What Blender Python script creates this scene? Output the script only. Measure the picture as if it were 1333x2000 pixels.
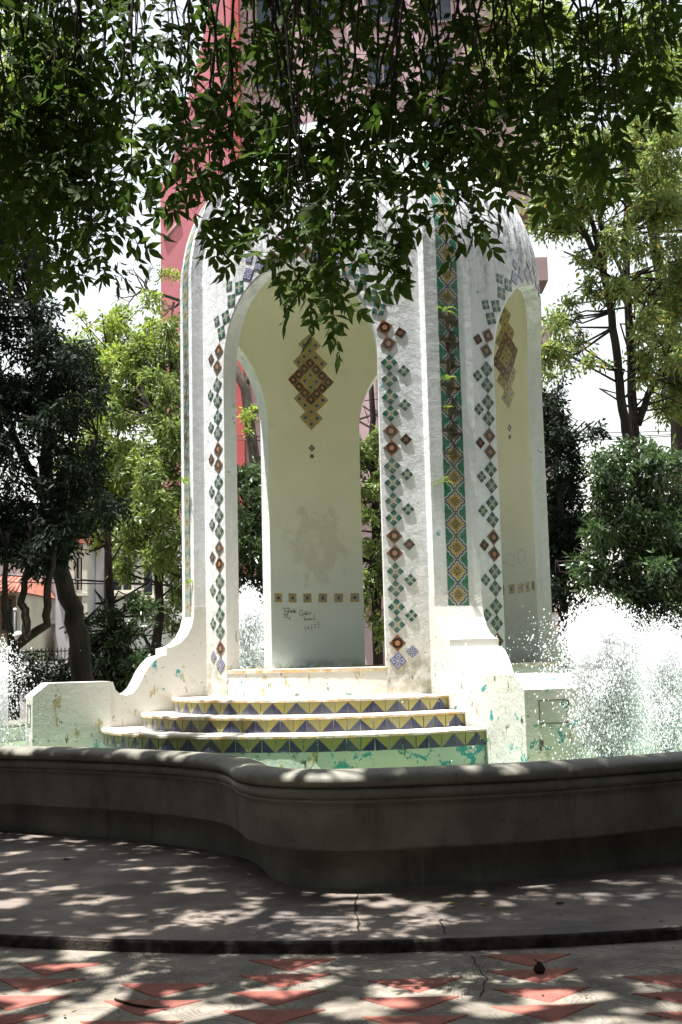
import bpy, math, random
import numpy as np
from mathutils import Vector, Matrix, Quaternion

for o in list(bpy.data.objects):
    bpy.data.objects.remove(o, do_unlink=True)
sc = bpy.context.scene
COL = sc.collection
R_ = math.radians

# ------------------------------------------------------------------ camera
FPX, IW, IH = 2350.0, 1333.0, 2000.0
CAM = Vector((0.0, -12.8, 1.40))
YAW, PITCH, ROLL = R_(-1.38), math.atan(290 / 2350), R_(1.4)
fwd = Vector((math.sin(YAW) * math.cos(PITCH), math.cos(YAW) * math.cos(PITCH), math.sin(PITCH)))
rt0 = Vector((math.cos(YAW), -math.sin(YAW), 0))
up0 = rt0.cross(fwd)
rt = rt0 * math.cos(ROLL) - up0 * math.sin(ROLL)
up = up0 * math.cos(ROLL) + rt0 * math.sin(ROLL)
cd = bpy.data.cameras.new('camera')
cam = bpy.data.objects.new('camera', cd)
COL.objects.link(cam)
cd.sensor_fit = 'VERTICAL'
cd.sensor_height = 36.0
cd.lens = 36.0 * FPX / IH
cd.clip_end = 2000
cam.matrix_world = Matrix(((rt.x, up.x, -fwd.x, CAM.x), (rt.y, up.y, -fwd.y, CAM.y), (rt.z, up.z, -fwd.z, CAM.z), (0, 0, 0, 1)))
sc.camera = cam

def at(x, y, d):
    """layout helper: photo pixel -> world point at depth d (metres in +y from the camera)"""
    v = fwd + rt * ((x - IW / 2) / FPX) - up * ((y - IH / 2) / FPX)
    return CAM + v * (d / v.y)

def atz(x, y, z):
    v = fwd + rt * ((x - IW / 2) / FPX) - up * ((y - IH / 2) / FPX)
    return CAM + v * ((z - CAM.z) / v.z)

# ------------------------------------------------------------------ light
SUN_AZ, SUN_EL = -62.0, 78.0       # azimuth: degrees right of the camera-facing direction
sdir = Vector((math.sin(R_(SUN_AZ)) * math.cos(R_(SUN_EL)), -math.cos(R_(SUN_AZ)) * math.cos(R_(SUN_EL)), math.sin(R_(SUN_EL))))
wd = bpy.data.worlds.new('World')
sc.world = wd
wd.use_nodes = True
wn = wd.node_tree
bg = wn.nodes['Background']
sky = wn.nodes.new('ShaderNodeTexSky')
sky.sky_type = 'NISHITA'
sky.sun_disc = False
sky.sun_elevation = R_(SUN_EL)
sky.sun_rotation = math.atan2(sdir.x, sdir.y)
sky.altitude = 2200
sky.air_density = 3.0
sky.dust_density = 5.0
sky.ozone_density = 1.0
hs = wn.nodes.new('ShaderNodeHueSaturation')
hs.inputs['Saturation'].default_value = 0.35
hs.inputs['Value'].default_value = 1.0
wn.links.new(sky.outputs[0], hs.inputs['Color'])
wn.links.new(hs.outputs[0], bg.inputs['Color'])
bg.inputs["Strength"].default_value = 0.08
sl = bpy.data.lights.new('sun', 'SUN')
sl.energy = 5.0
sl.angle = R_(0.53)
sl.color = (1.0, 0.98, 0.945)
so = bpy.data.objects.new('sun', sl)
COL.objects.link(so)
so.rotation_euler = (-sdir).to_track_quat('-Z', 'Y').to_euler()
so.location = (0, 0, 30)
sc.view_settings.view_transform = 'Standard'
sc.view_settings.look = 'None'
sc.view_settings.gamma = 1.0
sc.view_settings.exposure = 1.66
sc.view_settings.use_curve_mapping = False
sc.render.engine = 'CYCLES'
sc.cycles.max_bounces = 8
sc.cycles.diffuse_bounces = 4
sc.cycles.volume_bounces = 4
sc.cycles.volume_step_rate = 2.0
sc.cycles.transparent_max_bounces = 20

# ------------------------------------------------------------------ object helpers
WM = {}

def thing(name, label, cat, loc=(0, 0, 0), group=None):
    o = bpy.data.objects.new(name, None)
    COL.objects.link(o)
    o.location = loc
    o.empty_display_size = 0.2
    WM[o.name] = Matrix.Translation(loc)
    tag(o, label, cat, group)
    return o

def tag(o, label=None, cat=None, group=None, kind=None):
    if label: o['label'] = label
    if cat: o['category'] = cat
    if group: o['group'] = group
    if kind: o['kind'] = kind
    return o

def parent_to(o, p):
    if p is not None:
        o.parent = p
        o.matrix_parent_inverse = WM[p.name].inverted()

def link(name, me, parent=None, mat=None, mw=None):
    o = bpy.data.objects.new(name, me)
    COL.objects.link(o)
    if mat is not None and len(me.materials) == 0:
        me.materials.append(mat)
    if mw is not None:
        o.matrix_basis = mw
    WM[o.name] = mw.copy() if mw is not None else Matrix.Identity(4)
    parent_to(o, parent)
    return o

def mesh_fast(name, V, F, smooth=False):
    """V (n,3), F (m,k) with constant k"""
    V = np.asarray(V, np.float32); F = np.asarray(F, np.int32)
    me = bpy.data.meshes.new(name)
    me.vertices.add(len(V)); me.vertices.foreach_set('co', V.ravel())
    m, k = F.shape
    me.loops.add(m * k); me.loops.foreach_set('vertex_index', F.ravel())
    me.polygons.add(m)
    me.polygons.foreach_set('loop_start', np.arange(0, m * k, k, dtype=np.int32))
    me.polygons.foreach_set('loop_total', np.full(m, k, np.int32))
    if smooth: me.polygons.foreach_set('use_smooth', np.ones(m, bool))
    me.update(calc_edges=True)
    me.validate()
    return me

class MB:
    def __init__(s):
        s.v = []; s.f = []; s.m = []; s.sm = []
    def add(s, vs, fs, mi=0, smooth=False):
        b = len(s.v)
        s.v += [tuple(p) for p in vs]
        for f in fs:
            s.f.append([b + i for i in f]); s.m.append(mi); s.sm.append(smooth)
        return b
    def box(s, c, d, rz=0.0, mi=0):
        cx, cy, cz = c; dx, dy, dz = d[0] / 2, d[1] / 2, d[2] / 2
        ca, sa = math.cos(rz), math.sin(rz)
        vs = []
        for z in (-dz, dz):
            for x, y in ((-dx, -dy), (dx, -dy), (dx, dy), (-dx, dy)):
                vs.append((cx + x * ca - y * sa, cy + x * sa + y * ca, cz + z))
        s.add(vs, [(3, 2, 1, 0), (4, 5, 6, 7), (0, 1, 5, 4), (1, 2, 6, 5), (2, 3, 7, 6), (3, 0, 4, 7)], mi)
    def prism(s, poly, z0, z1, mi=0):
        n = len(poly)
        vs = [(p[0], p[1], z0) for p in poly] + [(p[0], p[1], z1) for p in poly]
        fs = [tuple(range(n - 1, -1, -1)), tuple(range(n, 2 * n))]
        for i in range(n):
            j = (i + 1) % n
            fs.append((i, j, n + j, n + i))
        s.add(vs, fs, mi)
    def tube(s, pts, rad, n=8, mi=0, cap=True):
        pts = [Vector(p) for p in pts]
        if not hasattr(rad, '__len__'): rad = [rad] * len(pts)
        rings = []
        ref = Vector((0.3, 0.2, 1)).normalized()
        prev = None
        vs = []
        for i, p in enumerate(pts):
            a = pts[max(i - 1, 0)]; b = pts[min(i + 1, len(pts) - 1)]
            t = (b - a).normalized()
            if prev is None:
                u = t.orthogonal().normalized()
            else:
                u = (prev - t * prev.dot(t)).normalized()
            prev = u
            w = t.cross(u)
            for k in range(n):
                an = 2 * math.pi * k / n
                vs.append(p + (u * math.cos(an) + w * math.sin(an)) * rad[i])
        fs = []
        for i in range(len(pts) - 1):
            for k in range(n):
                k2 = (k + 1) % n
                fs.append((i * n + k, i * n + k2, (i + 1) * n + k2, (i + 1) * n + k))
        if cap:
            fs.append(tuple(range(n - 1, -1, -1)))
            fs.append(tuple((len(pts) - 1) * n + k for k in range(n)))
        s.add(vs, fs, mi, True)
    def lathe(s, c, prof, n=24, mi=0, smooth=True):
        vs = []
        for r, z in prof:
            for k in range(n):
                a = 2 * math.pi * k / n
                vs.append((c[0] + r * math.cos(a), c[1] + r * math.sin(a), c[2] + z))
        fs = []
        for i in range(len(prof) - 1):
            for k in range(n):
                k2 = (k + 1) % n
                fs.append((i * n + k, i * n + k2, (i + 1) * n + k2, (i + 1) * n + k))
        s.add(vs, fs, mi, smooth)
    def mesh(s, name):
        me = bpy.data.meshes.new(name)
        me.from_pydata(s.v, [], s.f)
        me.polygons.foreach_set('material_index', s.m)
        me.polygons.foreach_set('use_smooth', s.sm)
        me.update()
        return me
    def build(s, name, mats, parent=None):
        me = s.mesh(name)
        if not isinstance(mats, (list, tuple)): mats = [mats]
        for m in mats: me.materials.append(m)
        return link(name, me, parent)

# ------------------------------------------------------------------ material helpers
class S:
    """socket wrapper with arithmetic"""
    def __init__(s, nt, sock): s.nt = nt; s.s = sock
    def _m(s, op, *a, clamp=False):
        n = s.nt.nodes.new('ShaderNodeMath'); n.operation = op; n.use_clamp = clamp
        for i, x in enumerate((s,) + a):
            if isinstance(x, S): s.nt.links.new(x.s, n.inputs[i])
            else: n.inputs[i].default_value = float(x)
        return S(s.nt, n.outputs[0])
    def __add__(s, o): return s._m('ADD', o)
    def __sub__(s, o): return s._m('SUBTRACT', o)
    def __mul__(s, o): return s._m('MULTIPLY', o)
    def __truediv__(s, o): return s._m('DIVIDE', o)
    def gt(s, o): return s._m('GREATER_THAN', o)
    def lt(s, o): return s._m('LESS_THAN', o)
    def abs(s): return s._m('ABSOLUTE')
    def min(s, o): return s._m('MINIMUM', o)
    def max(s, o): return s._m('MAXIMUM', o)
    def pow(s, o): return s._m('POWER', o)
    def sqrt(s): return s._m('SQRT')
    def cos(s): return s._m('COSINE')
    def sin(s): return s._m('SINE')
    def atan2(s, o): return s._m('ARCTAN2', o)
    def inv(s): return (s * -1.0) + 1.0
    def step(s, a, b):      # smooth 0..1 between a and b
        n = s.nt.nodes.new('ShaderNodeMapRange'); n.interpolation_type = 'SMOOTHSTEP'
        s.nt.links.new(s.s, n.inputs[0])
        n.inputs[1].default_value = a; n.inputs[2].default_value = b
        return S(s.nt, n.outputs[0])

class Mat:
    def __init__(s, name):
        s.m = bpy.data.materials.new(name); s.m.use_nodes = True
        s.nt = s.m.node_tree
        s.b = s.nt.nodes['Principled BSDF']
        s.out = s.nt.nodes['Material Output']
        s.tc = s.nt.nodes.new('ShaderNodeTexCoord')
        s.geo = s.nt.nodes.new('ShaderNodeNewGeometry')
    def pos(s): return s.geo.outputs['Position']
    def xyz(s, sock=None):
        n = s.nt.nodes.new('ShaderNodeSeparateXYZ'); s.nt.links.new(sock or s.pos(), n.inputs[0])
        return [S(s.nt, n.outputs[i]) for i in range(3)]
    def uv(s):
        x, y, z = s.xyz(s.tc.outputs['UV']); return x, y
    def scaled(s, sc_, sock=None):
        n = s.nt.nodes.new('ShaderNodeMapping'); s.nt.links.new(sock or s.pos(), n.inputs[0])
        n.inputs['Scale'].default_value = sc_
        return n.outputs[0]
    def noise(s, scale, detail=4, rough=0.55, vec=None, col=False, dist=0.0):
        n = s.nt.nodes.new('ShaderNodeTexNoise'); s.nt.links.new(vec or s.pos(), n.inputs['Vector'])
        n.inputs['Scale'].default_value = scale; n.inputs['Detail'].default_value = detail
        n.inputs['Roughness'].default_value = rough; n.inputs['Distortion'].default_value = dist
        return S(s.nt, n.outputs['Color' if col else 'Fac'])
    def vor(s, scale, vec=None, feat='F1', out='Distance'):
        n = s.nt.nodes.new('ShaderNodeTexVoronoi'); n.feature = feat
        s.nt.links.new(vec or s.pos(), n.inputs['Vector']); n.inputs['Scale'].default_value = scale
        return S(s.nt, n.outputs[out])
    def island(s): return S(s.nt, s.geo.outputs['Random Per Island'])
    def objrand(s):
        n = s.nt.nodes.new('ShaderNodeObjectInfo'); return S(s.nt, n.outputs['Random'])
    def col(s, c):
        n = s.nt.nodes.new('ShaderNodeRGB'); n.outputs[0].default_value = (*c, 1); return S(s.nt, n.outputs[0])
    def mix(s, f, a, b, mode='MIX'):
        n = s.nt.nodes.new('ShaderNodeMix'); n.data_type = 'RGBA'; n.blend_type = mode
        if isinstance(f, S): s.nt.links.new(f.s, n.inputs[0])
        else: n.inputs[0].default_value = f
        for x, i in ((a, 6), (b, 7)):
            if isinstance(x, S): s.nt.links.new(x.s, n.inputs[i])
            else: n.inputs[i].default_value = (*x, 1)
        return S(s.nt, n.outputs[2])
    def set(s, color=None, rough=None, spec=None, bump=None, bstr=0.3, bdist=0.02, metal=None):
        def put(k, x):
            if isinstance(x, S): s.nt.links.new(x.s, s.b.inputs[k])
            elif isinstance(x, tuple): s.b.inputs[k].default_value = (*x, 1)
            elif x is not None: s.b.inputs[k].default_value = x
        put('Base Color', color); put('Roughness', rough); put('Specular IOR Level', spec); put('Metallic', metal)
        if bump is not None:
            n = s.nt.nodes.new('ShaderNodeBump'); n.inputs['Strength'].default_value = bstr; n.inputs['Distance'].default_value = bdist
            s.nt.links.new(bump.s, n.inputs['Height']); s.nt.links.new(n.outputs[0], s.b.inputs['Normal'])
        return s.m

def plain(name, c, rough=0.7, var=0.15, scale=6.0, bump=0.15):
    M = Mat(name)
    n = M.noise(scale, 5)
    c2 = tuple(max(0.0, k * (1 - 2 * var)) for k in c)
    c1 = tuple(min(1.0, k * (1 + var)) for k in c)
    return M.set(M.mix(n.step(0.3, 0.7), c2, c1), rough, 0.3, bump=M.noise(scale * 6, 4), bstr=bump, bdist=0.01)

def plaster(name, base, peel=0.5, grime=True, low=None, zlow=(2.0, 4.2)):
    M = Mat(name)
    x, y, z = M.xyz()
    c = M.col(base)
    if low is not None:
        c = M.mix((z + M.noise(0.9) * 1.2).step(*zlow), low, c)
    if low is not None:
        vd = M.nt.nodes.new('ShaderNodeVectorMath'); vd.operation = 'DISTANCE'
        M.nt.links.new(M.scaled((1, 1, 0.75)), vd.inputs[0]); pc_ = (1.75 * math.sin(R_(-158)), -1.75 * math.cos(R_(-158)), 2.80 * 0.75); vd.inputs[1].default_value = pc_
        dd_ = S(M.nt, vd.outputs['Value']) + (M.noise(6, 6, 0.7, vec=M.scaled((1, 1, 0.7))) - 0.25) * 0.95
        c = M.mix(dd_.step(0.62, 0.46) * dd_.step(0.20, 0.42) * 0.32, c, (0.42, 0.37, 0.25))
        c = M.mix(z.step(1.46, 1.34) * M.noise(10, 5).step(0.4, 0.6) * 0.6, c, (0.22, 0.20, 0.10))
        c = M.mix(M.noise(30, 5, 0.7).step(0.66, 0.70) * dd_.step(0.6, 0.4), c, (0.10, 0.08, 0.05))
    c = M.mix(M.noise(1.3, 5).step(0.35, 0.75) * 0.28, c, (base[0] * 0.72, base[1] * 0.68, base[2] * 0.6))
    # fine speckle
    c = M.mix(M.noise(38, 4, 0.7).step(0.56, 0.76) * 0.35, c, (base[0] * 0.55, base[1] * 0.55, base[2] * 0.55))
    if grime:
        st = M.noise(7.0, 6, 0.7, vec=M.scaled((1, 1, 0.12)))
        band = z.step(4.7, 5.7) * z.step(7.1, 6.1)
        c = M.mix((st * 0.7 + M.noise(18, 5, 0.7) * 0.5).step(0.50, 0.78) * (band * 1.0 + 0.18), c, (0.11, 0.105, 0.11))
        mould = M.noise(22, 6, 0.75)
        c = M.mix(mould.step(0.62, 0.70) * M.noise(1.7, 3).step(0.47, 0.62) * 0.8, c, (0.07, 0.075, 0.07))
    if peel > 0:
        lowz = z.step(2.4, 0.9)
        pz = M.noise(5.5, 6, 0.72, dist=0.4) + lowz * 0.065 * peel
        teal = pz.step(0.665, 0.675)
        c = M.mix(teal * M.noise(0.8, 2).step(0.45, 0.5), c, (0.07, 0.30, 0.29))
        och = (M.noise(9.0, 5, 0.7, vec=M.scaled((1, 1, 0.5))) + lowz * 0.05).step(0.655, 0.675)
        c = M.mix(och * lowz * 0.8, c, (0.36, 0.27, 0.10))
        blk = (M.noise(14.0, 5, 0.7, vec=M.scaled((1, 1, 0.45))) + lowz * 0.04).step(0.665, 0.69)
        c = M.mix(blk * (lowz * 0.85 + 0.1), c, (0.09, 0.085, 0.06))
    bh = M.noise(11, 6, 0.6) * 1.0 + M.noise(55, 3, 0.6) * 0.3
    return M.set(c, 0.85, 0.2, bump=bh, bstr=0.26, bdist=0.03)

MT = {}
MT['plaster'] = plaster('plaster_white', (0.785, 0.80, 0.81), low=(0.63, 0.615, 0.575), zlow=(1.9, 3.4))
MT['inner'] = plaster('plaster_cream', (0.79, 0.765, 0.61), peel=0.0, grime=False, low=(0.57, 0.64, 0.64))  # cool lower tint paints in light from sky and foliage
MT['butt'] = plaster('plaster_buttress', (0.62, 0.605, 0.565), peel=1.0, grime=False)
MT['stepbase'] = plaster('plaster_step_base', (0.50, 0.56, 0.47), peel=1.9, grime=False)
def treadmat():
    M = Mat('tread_cement')
    nx, ny, nz = M.xyz(M.geo.outputs['Normal'])
    c = M.mix(M.noise(4, 5).step(0.35, 0.7), (0.50, 0.46, 0.39), (0.68, 0.65, 0.59))
    rust = M.noise(9, 5, 0.7).step(0.38, 0.6)
    c = M.mix(nz.step(0.75, 0.3) * rust * 0.85, c, (0.48, 0.29, 0.09))
    c = M.mix(M.noise(7, 6, 0.75).step(0.60, 0.70) * 0.6, c, (0.40, 0.24, 0.07))
    c = M.mix(M.noise(20, 5, 0.75).step(0.62, 0.72) * 0.6, c, (0.12, 0.10, 0.05))
    return M.set(c, 0.85, 0.2, bump=M.noise(14, 6), bstr=0.5, bdist=0.02)
MT['tread'] = treadmat()

def tilemat(name, fn, rough=0.28):
    M = Mat(name)
    u, v = M.uv()
    c = fn(M, u - 0.5, v - 0.5)
    c = M.mix(1.0, c, (0.72, 0.72, 0.74), 'MULTIPLY')
    n = M.noise(16, 5, 0.7)
    c = M.mix(n.step(0.45, 0.8) * 0.45, c, (0.16, 0.15, 0.13))
    c = M.mix(M.objrand() * 0.28, c, (0.20, 0.21, 0.20))
    # grout edge wear
    e = u.__sub__(0.5).abs().max(v.__sub__(0.5).abs())
    c = M.mix(e.step(0.46, 0.5) * 0.6, c, (0.10, 0.09, 0.08))
    return M.set(c, rough, 0.5, bump=M.noise(60, 2), bstr=0.1, bdist=0.003)

def rr(u, v): return (u * u + v * v).sqrt()

def p_green(M, u, v):
    r = rr(u, v); a = u.abs(); b = v.abs(); mn = a.min(b)
    c = M.col((0.60, 0.54, 0.42))
    pet = mn.step(0.055, 0.075) * r.step(0.17, 0.2)
    g = M.mix((a + b).step(0.4, 0.85), (0.03, 0.21, 0.15), (0.012, 0.055, 0.065))
    c = M.mix(pet, c, g)
    c = M.mix((a - b).abs().step(0.035, 0.015) * r.step(0.36, 0.3) * r.step(0.15, 0.2), c, (0.42, 0.14, 0.04))
    c = M.mix(r.step(0.12, 0.09), c, (0.52, 0.36, 0.22))
    return c

def p_brown(M, u, v):
    r = rr(u, v); ang = v.atan2(u)
    c = M.col((0.20, 0.09, 0.035))
    c = M.mix((u.abs() + v.abs()).step(0.62, 0.72), c, (0.30, 0.11, 0.04))
    c = M.mix(r.step(0.43, 0.40) * r.step(0.2, 0.23), c, (0.030, 0.014, 0.010))
    pr = (ang * 5.0).cos() * 0.022
    c = M.mix((r + pr).step(0.22, 0.20), c, (0.52, 0.24, 0.10))
    return c

def p_sbrown(M, u, v):
    r = rr(u, v); mn = u.abs().min(v.abs())
    c = M.col((0.045, 0.022, 0.014))
    c = M.mix(mn.step(0.07, 0.04) * r.step(0.34, 0.28), c, (0.45, 0.16, 0.05))
    return M.mix((u.abs() + v.abs()).step(0.72, 0.82), c, (0.16, 0.07, 0.03))

def p_yellow(M, u, v):
    r = rr(u, v)
    c = M.col((0.62, 0.40, 0.06))
    star = r + ((v.atan2(u) * 4.0).cos() * -0.03)
    c = M.mix(star.step(0.335, 0.31), c, (0.42, 0.47, 0.46))
    c = M.mix((r - 0.265).abs().step(0.03, 0.012), c, (0.22, 0.27, 0.30))
    return M.mix(r.step(0.185, 0.165), c, (0.012, 0.016, 0.045))

def p_strip(M, u, v):
    u = u + 0.5; v = v + 0.5
    s = u + v + ((u - v) * 9.0).cos() * -0.055
    r = rr(u, v); ang = v.atan2(u)
    c = M.col((0.62, 0.43, 0.10))
    c = M.mix(s.step(0.72, 0.78), c, (0.62, 0.62, 0.56))
    c = M.mix(s.step(0.86, 0.89), c, (0.014, 0.018, 0.085))
    c = M.mix(s.step(1.03, 1.06), c, (0.62, 0.62, 0.56))
    c = M.mix(s.step(1.20, 1.28), c, (0.035, 0.25, 0.14))
    pet = ((ang * 8.0).cos() * 0.05 + r).step(0.36, 0.33) * (ang * 8.0).cos().step(0.35, -0.1) * r.step(0.06, 0.09)
    c = M.mix(pet, c, (0.035, 0.07, 0.05))
    x, y, z = M.xyz()
    stain = (M.noise(6, 6, 0.7, vec=M.scaled((1, 1, 0.2))) + u * -0.30 + 0.16).step(0.44, 0.58) * z.step(2.9, 3.5) * z.step(5.0, 4.5)
    c = M.mix(stain * 0.9, c, (0.022, 0.014, 0.008))
    return c

def p_blue(M, u, v):
    r = rr(u, v); ang = v.atan2(u)
    c = M.col((0.50, 0.50, 0.55))
    c = M.mix((ang * 8.0).cos().gt(0.0) * r.step(0.42, 0.4) * r.step(0.1, 0.13), c, (0.06, 0.08, 0.32))
    return M.mix((u.abs().max(v.abs())).step(0.40, 0.43), c, (0.10, 0.11, 0.30))

def p_step(M, u, v):
    return M.mix((v - u).step(-0.015, 0.015), (0.026, 0.032, 0.115), (0.42, 0.38, 0.10))

TM = {'green': tilemat('tile_green', p_green), 'brown': tilemat('tile_brown', p_brown), 'sbrown': tilemat('tile_small_brown', p_sbrown),
      'yellow': tilemat('tile_yellow', p_yellow), 'strip': tilemat('tile_strip', p_strip), 'blue': tilemat('tile_blue', p_blue),
      'step': tilemat('tile_step', p_step)}

def tile_mesh(name, w, mat, t=0.0055, bev=0.002, mirror=False, h=None):
    h = h or w
    a, b = w / 2, h / 2
    vs = [(-a, -b, -0.006), (a, -b, -0.006), (a, b, -0.006), (-a, b, -0.006),
          (-a, -b, t - bev), (a, -b, t - bev), (a, b, t - bev), (-a, b, t - bev),
          (-a + bev, -b + bev, t), (a - bev, -b + bev, t), (a - bev, b - bev, t), (-a + bev, b - bev, t)]
    fs = [(0, 1, 5, 4), (1, 2, 6, 5), (2, 3, 7, 6), (3, 0, 4, 7), (4, 5, 9, 8), (5, 6, 10, 9), (6, 7, 11, 10), (7, 4, 8, 11), (8, 9, 10, 11)]
    me = bpy.data.meshes.new(name)
    me.from_pydata(vs, [], fs)
    uvl = me.uv_layers.new(name='UVMap')
    for l in me.loops:
        p = me.vertices[l.vertex_index].co
        U = (p.x + a) / (2 * a)
        uvl.data[l.index].uv = ((1 - U) if mirror else U, (p.y + b) / (2 * b))
    me.materials.append(mat)
    return me

TS = 0.105
TB = 0.111
TILE = {k: tile_mesh('tile_' + k, TS, TM[k]) for k in TM}
for k_ in ('green', 'brown', 'blue'): TILE[k_] = tile_mesh('tile_' + k_, TB, TM[k_])
TILE['obrown'] = tile_mesh('tile_ornament_brown', TS, TM['brown'])
TILE['sgreen'] = tile_mesh('tile_small_green', 0.083, TM['green'])
TILE['ssbrown'] = tile_mesh('tile_small_brown', 0.083, TM['sbrown'])
TILE['sblue'] = tile_mesh('tile_small_blue', 0.083, TM['blue'])
TILE['mgreen'] = tile_mesh('tile_mid_green', 0.062, TM['green'])
TILE['mbrown'] = tile_mesh('tile_mid_brown', 0.046, TM['sbrown'])
TILE['stepA'] = tile_mesh('tile_step_a', TS, TM['step'])
TILE['stepB'] = tile_mesh('tile_step_b', TS, TM['step'], mirror=True)

def place_tile(kind, pos, normal, upv, spin, parent, rnd=None):
    n = Vector(normal).normalized(); u = Vector(upv)
    u = (u - n * u.dot(n)).normalized(); x = u.cross(n)
    m = Matrix(((x.x, u.x, n.x, 0), (x.y, u.y, n.y, 0), (x.z, u.z, n.z, 0), (0, 0, 0, 1)))
    j = (rnd or RND).gauss(0, R_(1.6))
    m = Matrix.Translation(Vector(pos)) @ m @ Matrix.Rotation(spin + j, 4, 'Z')
    return link('tile', TILE[kind], parent, mw=m)

RND = random.Random(7)
def pol(r, th, z): return Vector((r * math.sin(R_(th)), -r * math.cos(R_(th)), z))

# ------------------------------------------------------------------ setting: ground, pavement, water
def soil():
    M = Mat('garden_soil')
    n = M.noise(0.6, 6)
    c = M.mix(n.step(0.4, 0.6), (0.06, 0.055, 0.035), (0.05, 0.075, 0.025))
    return M.set(c, 0.95, 0.1, bump=M.noise(6, 6), bstr=0.6, bdist=0.05)

def combed():
    M = Mat('combed_concrete')
    x, y, z = M.xyz()
    n = M.noise(2.6, 4)
    # combed arcs: rings around scattered cell centres
    v = M.nt.nodes.new('ShaderNodeTexVoronoi'); v.inputs['Scale'].default_value = 2.6
    dn = M.noise(1.7, 3, col=True); vm = M.nt.nodes.new('ShaderNodeVectorMath'); vm.operation = 'MULTIPLY_ADD'
    M.nt.links.new(dn.s, vm.inputs[0]); vm.inputs[1].default_value = (0.55, 0.55, 0.0); M.nt.links.new(M.pos(), vm.inputs[2])
    M.nt.links.new(vm.outputs[0], v.inputs['Vector'])
    d = S(M.nt, v.outputs['Distance'])
    comb = (d * 105.0 + n * 9.0).sin()
    c = M.mix(M.noise(3.0, 6, 0.65).step(0.3, 0.72), (0.15, 0.13, 0.105), (0.31, 0.275, 0.225))
    c = M.mix(comb.step(-0.2, -1.0) * M.noise(3.5, 4).step(0.42, 0.66) * 0.55, c, (0.10, 0.09, 0.075))
    c = M.mix(M.noise(40, 4, 0.7).step(0.55, 0.75) * 0.5, c, (0.16, 0.14, 0.11))
    return M.set(c, 0.9, 0.2, bump=comb * 0.5 + M.noise(30, 5), bstr=0.7, bdist=0.012)

def walk():
    M = Mat('sidewalk_concrete')
    n = M.noise(1.6, 6, 0.65)
    c = M.mix(n.step(0.3, 0.7), (0.105, 0.084, 0.070), (0.225, 0.185, 0.155))
    c = M.mix(M.noise(5, 6, 0.7, vec=M.scaled((1, 1.6, 1))).step(0.52, 0.72) * 0.6, c, (0.13, 0.115, 0.10))
    c = M.mix(M.noise(0.9, 5, 0.7, dist=0.6).step(0.50, 0.62) * 0.45, c, (0.075, 0.07, 0.075))
    c = M.mix(M.vor(3.1).step(0.10, 0.04) * M.noise(4, 3).step(.45, .6) * 0.8, c, (0.05, 0.045, 0.04))
    c = M.mix(M.noise(60, 3, 0.7).step(0.55, 0.75) * 0.35, c, (0.06, 0.055, 0.05))
    return M.set(c, 0.85, 0.25, bump=M.noise(4, 6) * 1.0 + M.noise(45, 4) * 0.3, bstr=0.5, bdist=0.02)

MT['soil'] = soil(); MT['combed'] = combed(); MT['walk'] = walk()

mb = MB()
n = 64
ring = [(220 * math.cos(2 * math.pi * k / n), 220 * math.sin(2 * math.pi * k / n), -0.004) for k in range(n)]
mb.add(ring, [tuple(range(n))])
tag(mb.build('ground', MT['soil']), kind='structure')

def annulus(name, r0, r1, z, mat, seg=96, close_down=None):
    mb = MB()
    vs = []
    for r in (r0, r1):
        for k in range(seg):
            a = 2 * math.pi * k / seg
            vs.append((r * math.cos(a), r * math.sin(a), z))
    fs = [(k, seg + k, seg + (k + 1) % seg, (k + 1) % seg) for k in range(seg)]
    if close_down is not None:
        for rr_, zz in ((r1 + 0.012, z - 0.014), (r1 + 0.02, close_down)):
            for k in range(seg):
                a = 2 * math.pi * k / seg
                vs.append((rr_ * math.cos(a), rr_ * math.sin(a), zz))
        for q in (1, 2):
            fs += [(q * seg + k, (q + 1) * seg + k, (q + 1) * seg + (k + 1) % seg, q * seg + (k + 1) % seg) for k in range(seg)]
    mb.add(vs, fs)
    return mb.build(name, mat)

RC = 6.78
paving = tag(annulus('paving', RC - 0.05, 15.0, 0.0, MT['combed']), kind='structure')
sidewalk = tag(annulus('sidewalk', 2.5, RC, 0.058, MT['walk']), kind='structure')

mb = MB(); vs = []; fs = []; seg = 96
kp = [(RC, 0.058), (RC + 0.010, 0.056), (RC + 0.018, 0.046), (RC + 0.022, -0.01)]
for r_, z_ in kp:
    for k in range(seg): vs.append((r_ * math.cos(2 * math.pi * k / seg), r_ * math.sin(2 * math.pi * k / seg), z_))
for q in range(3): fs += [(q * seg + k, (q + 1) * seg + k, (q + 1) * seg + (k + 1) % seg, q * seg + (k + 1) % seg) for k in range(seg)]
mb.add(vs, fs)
MT['kerb'] = plain('kerb_dirt_shade', (0.045, 0.036, 0.03), 0.9, 0.35, 14, 0.6)  # near-black colour paints in the riser's shade on top of dirt
mb.build('kerb_face', MT['kerb'], sidewalk)
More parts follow.
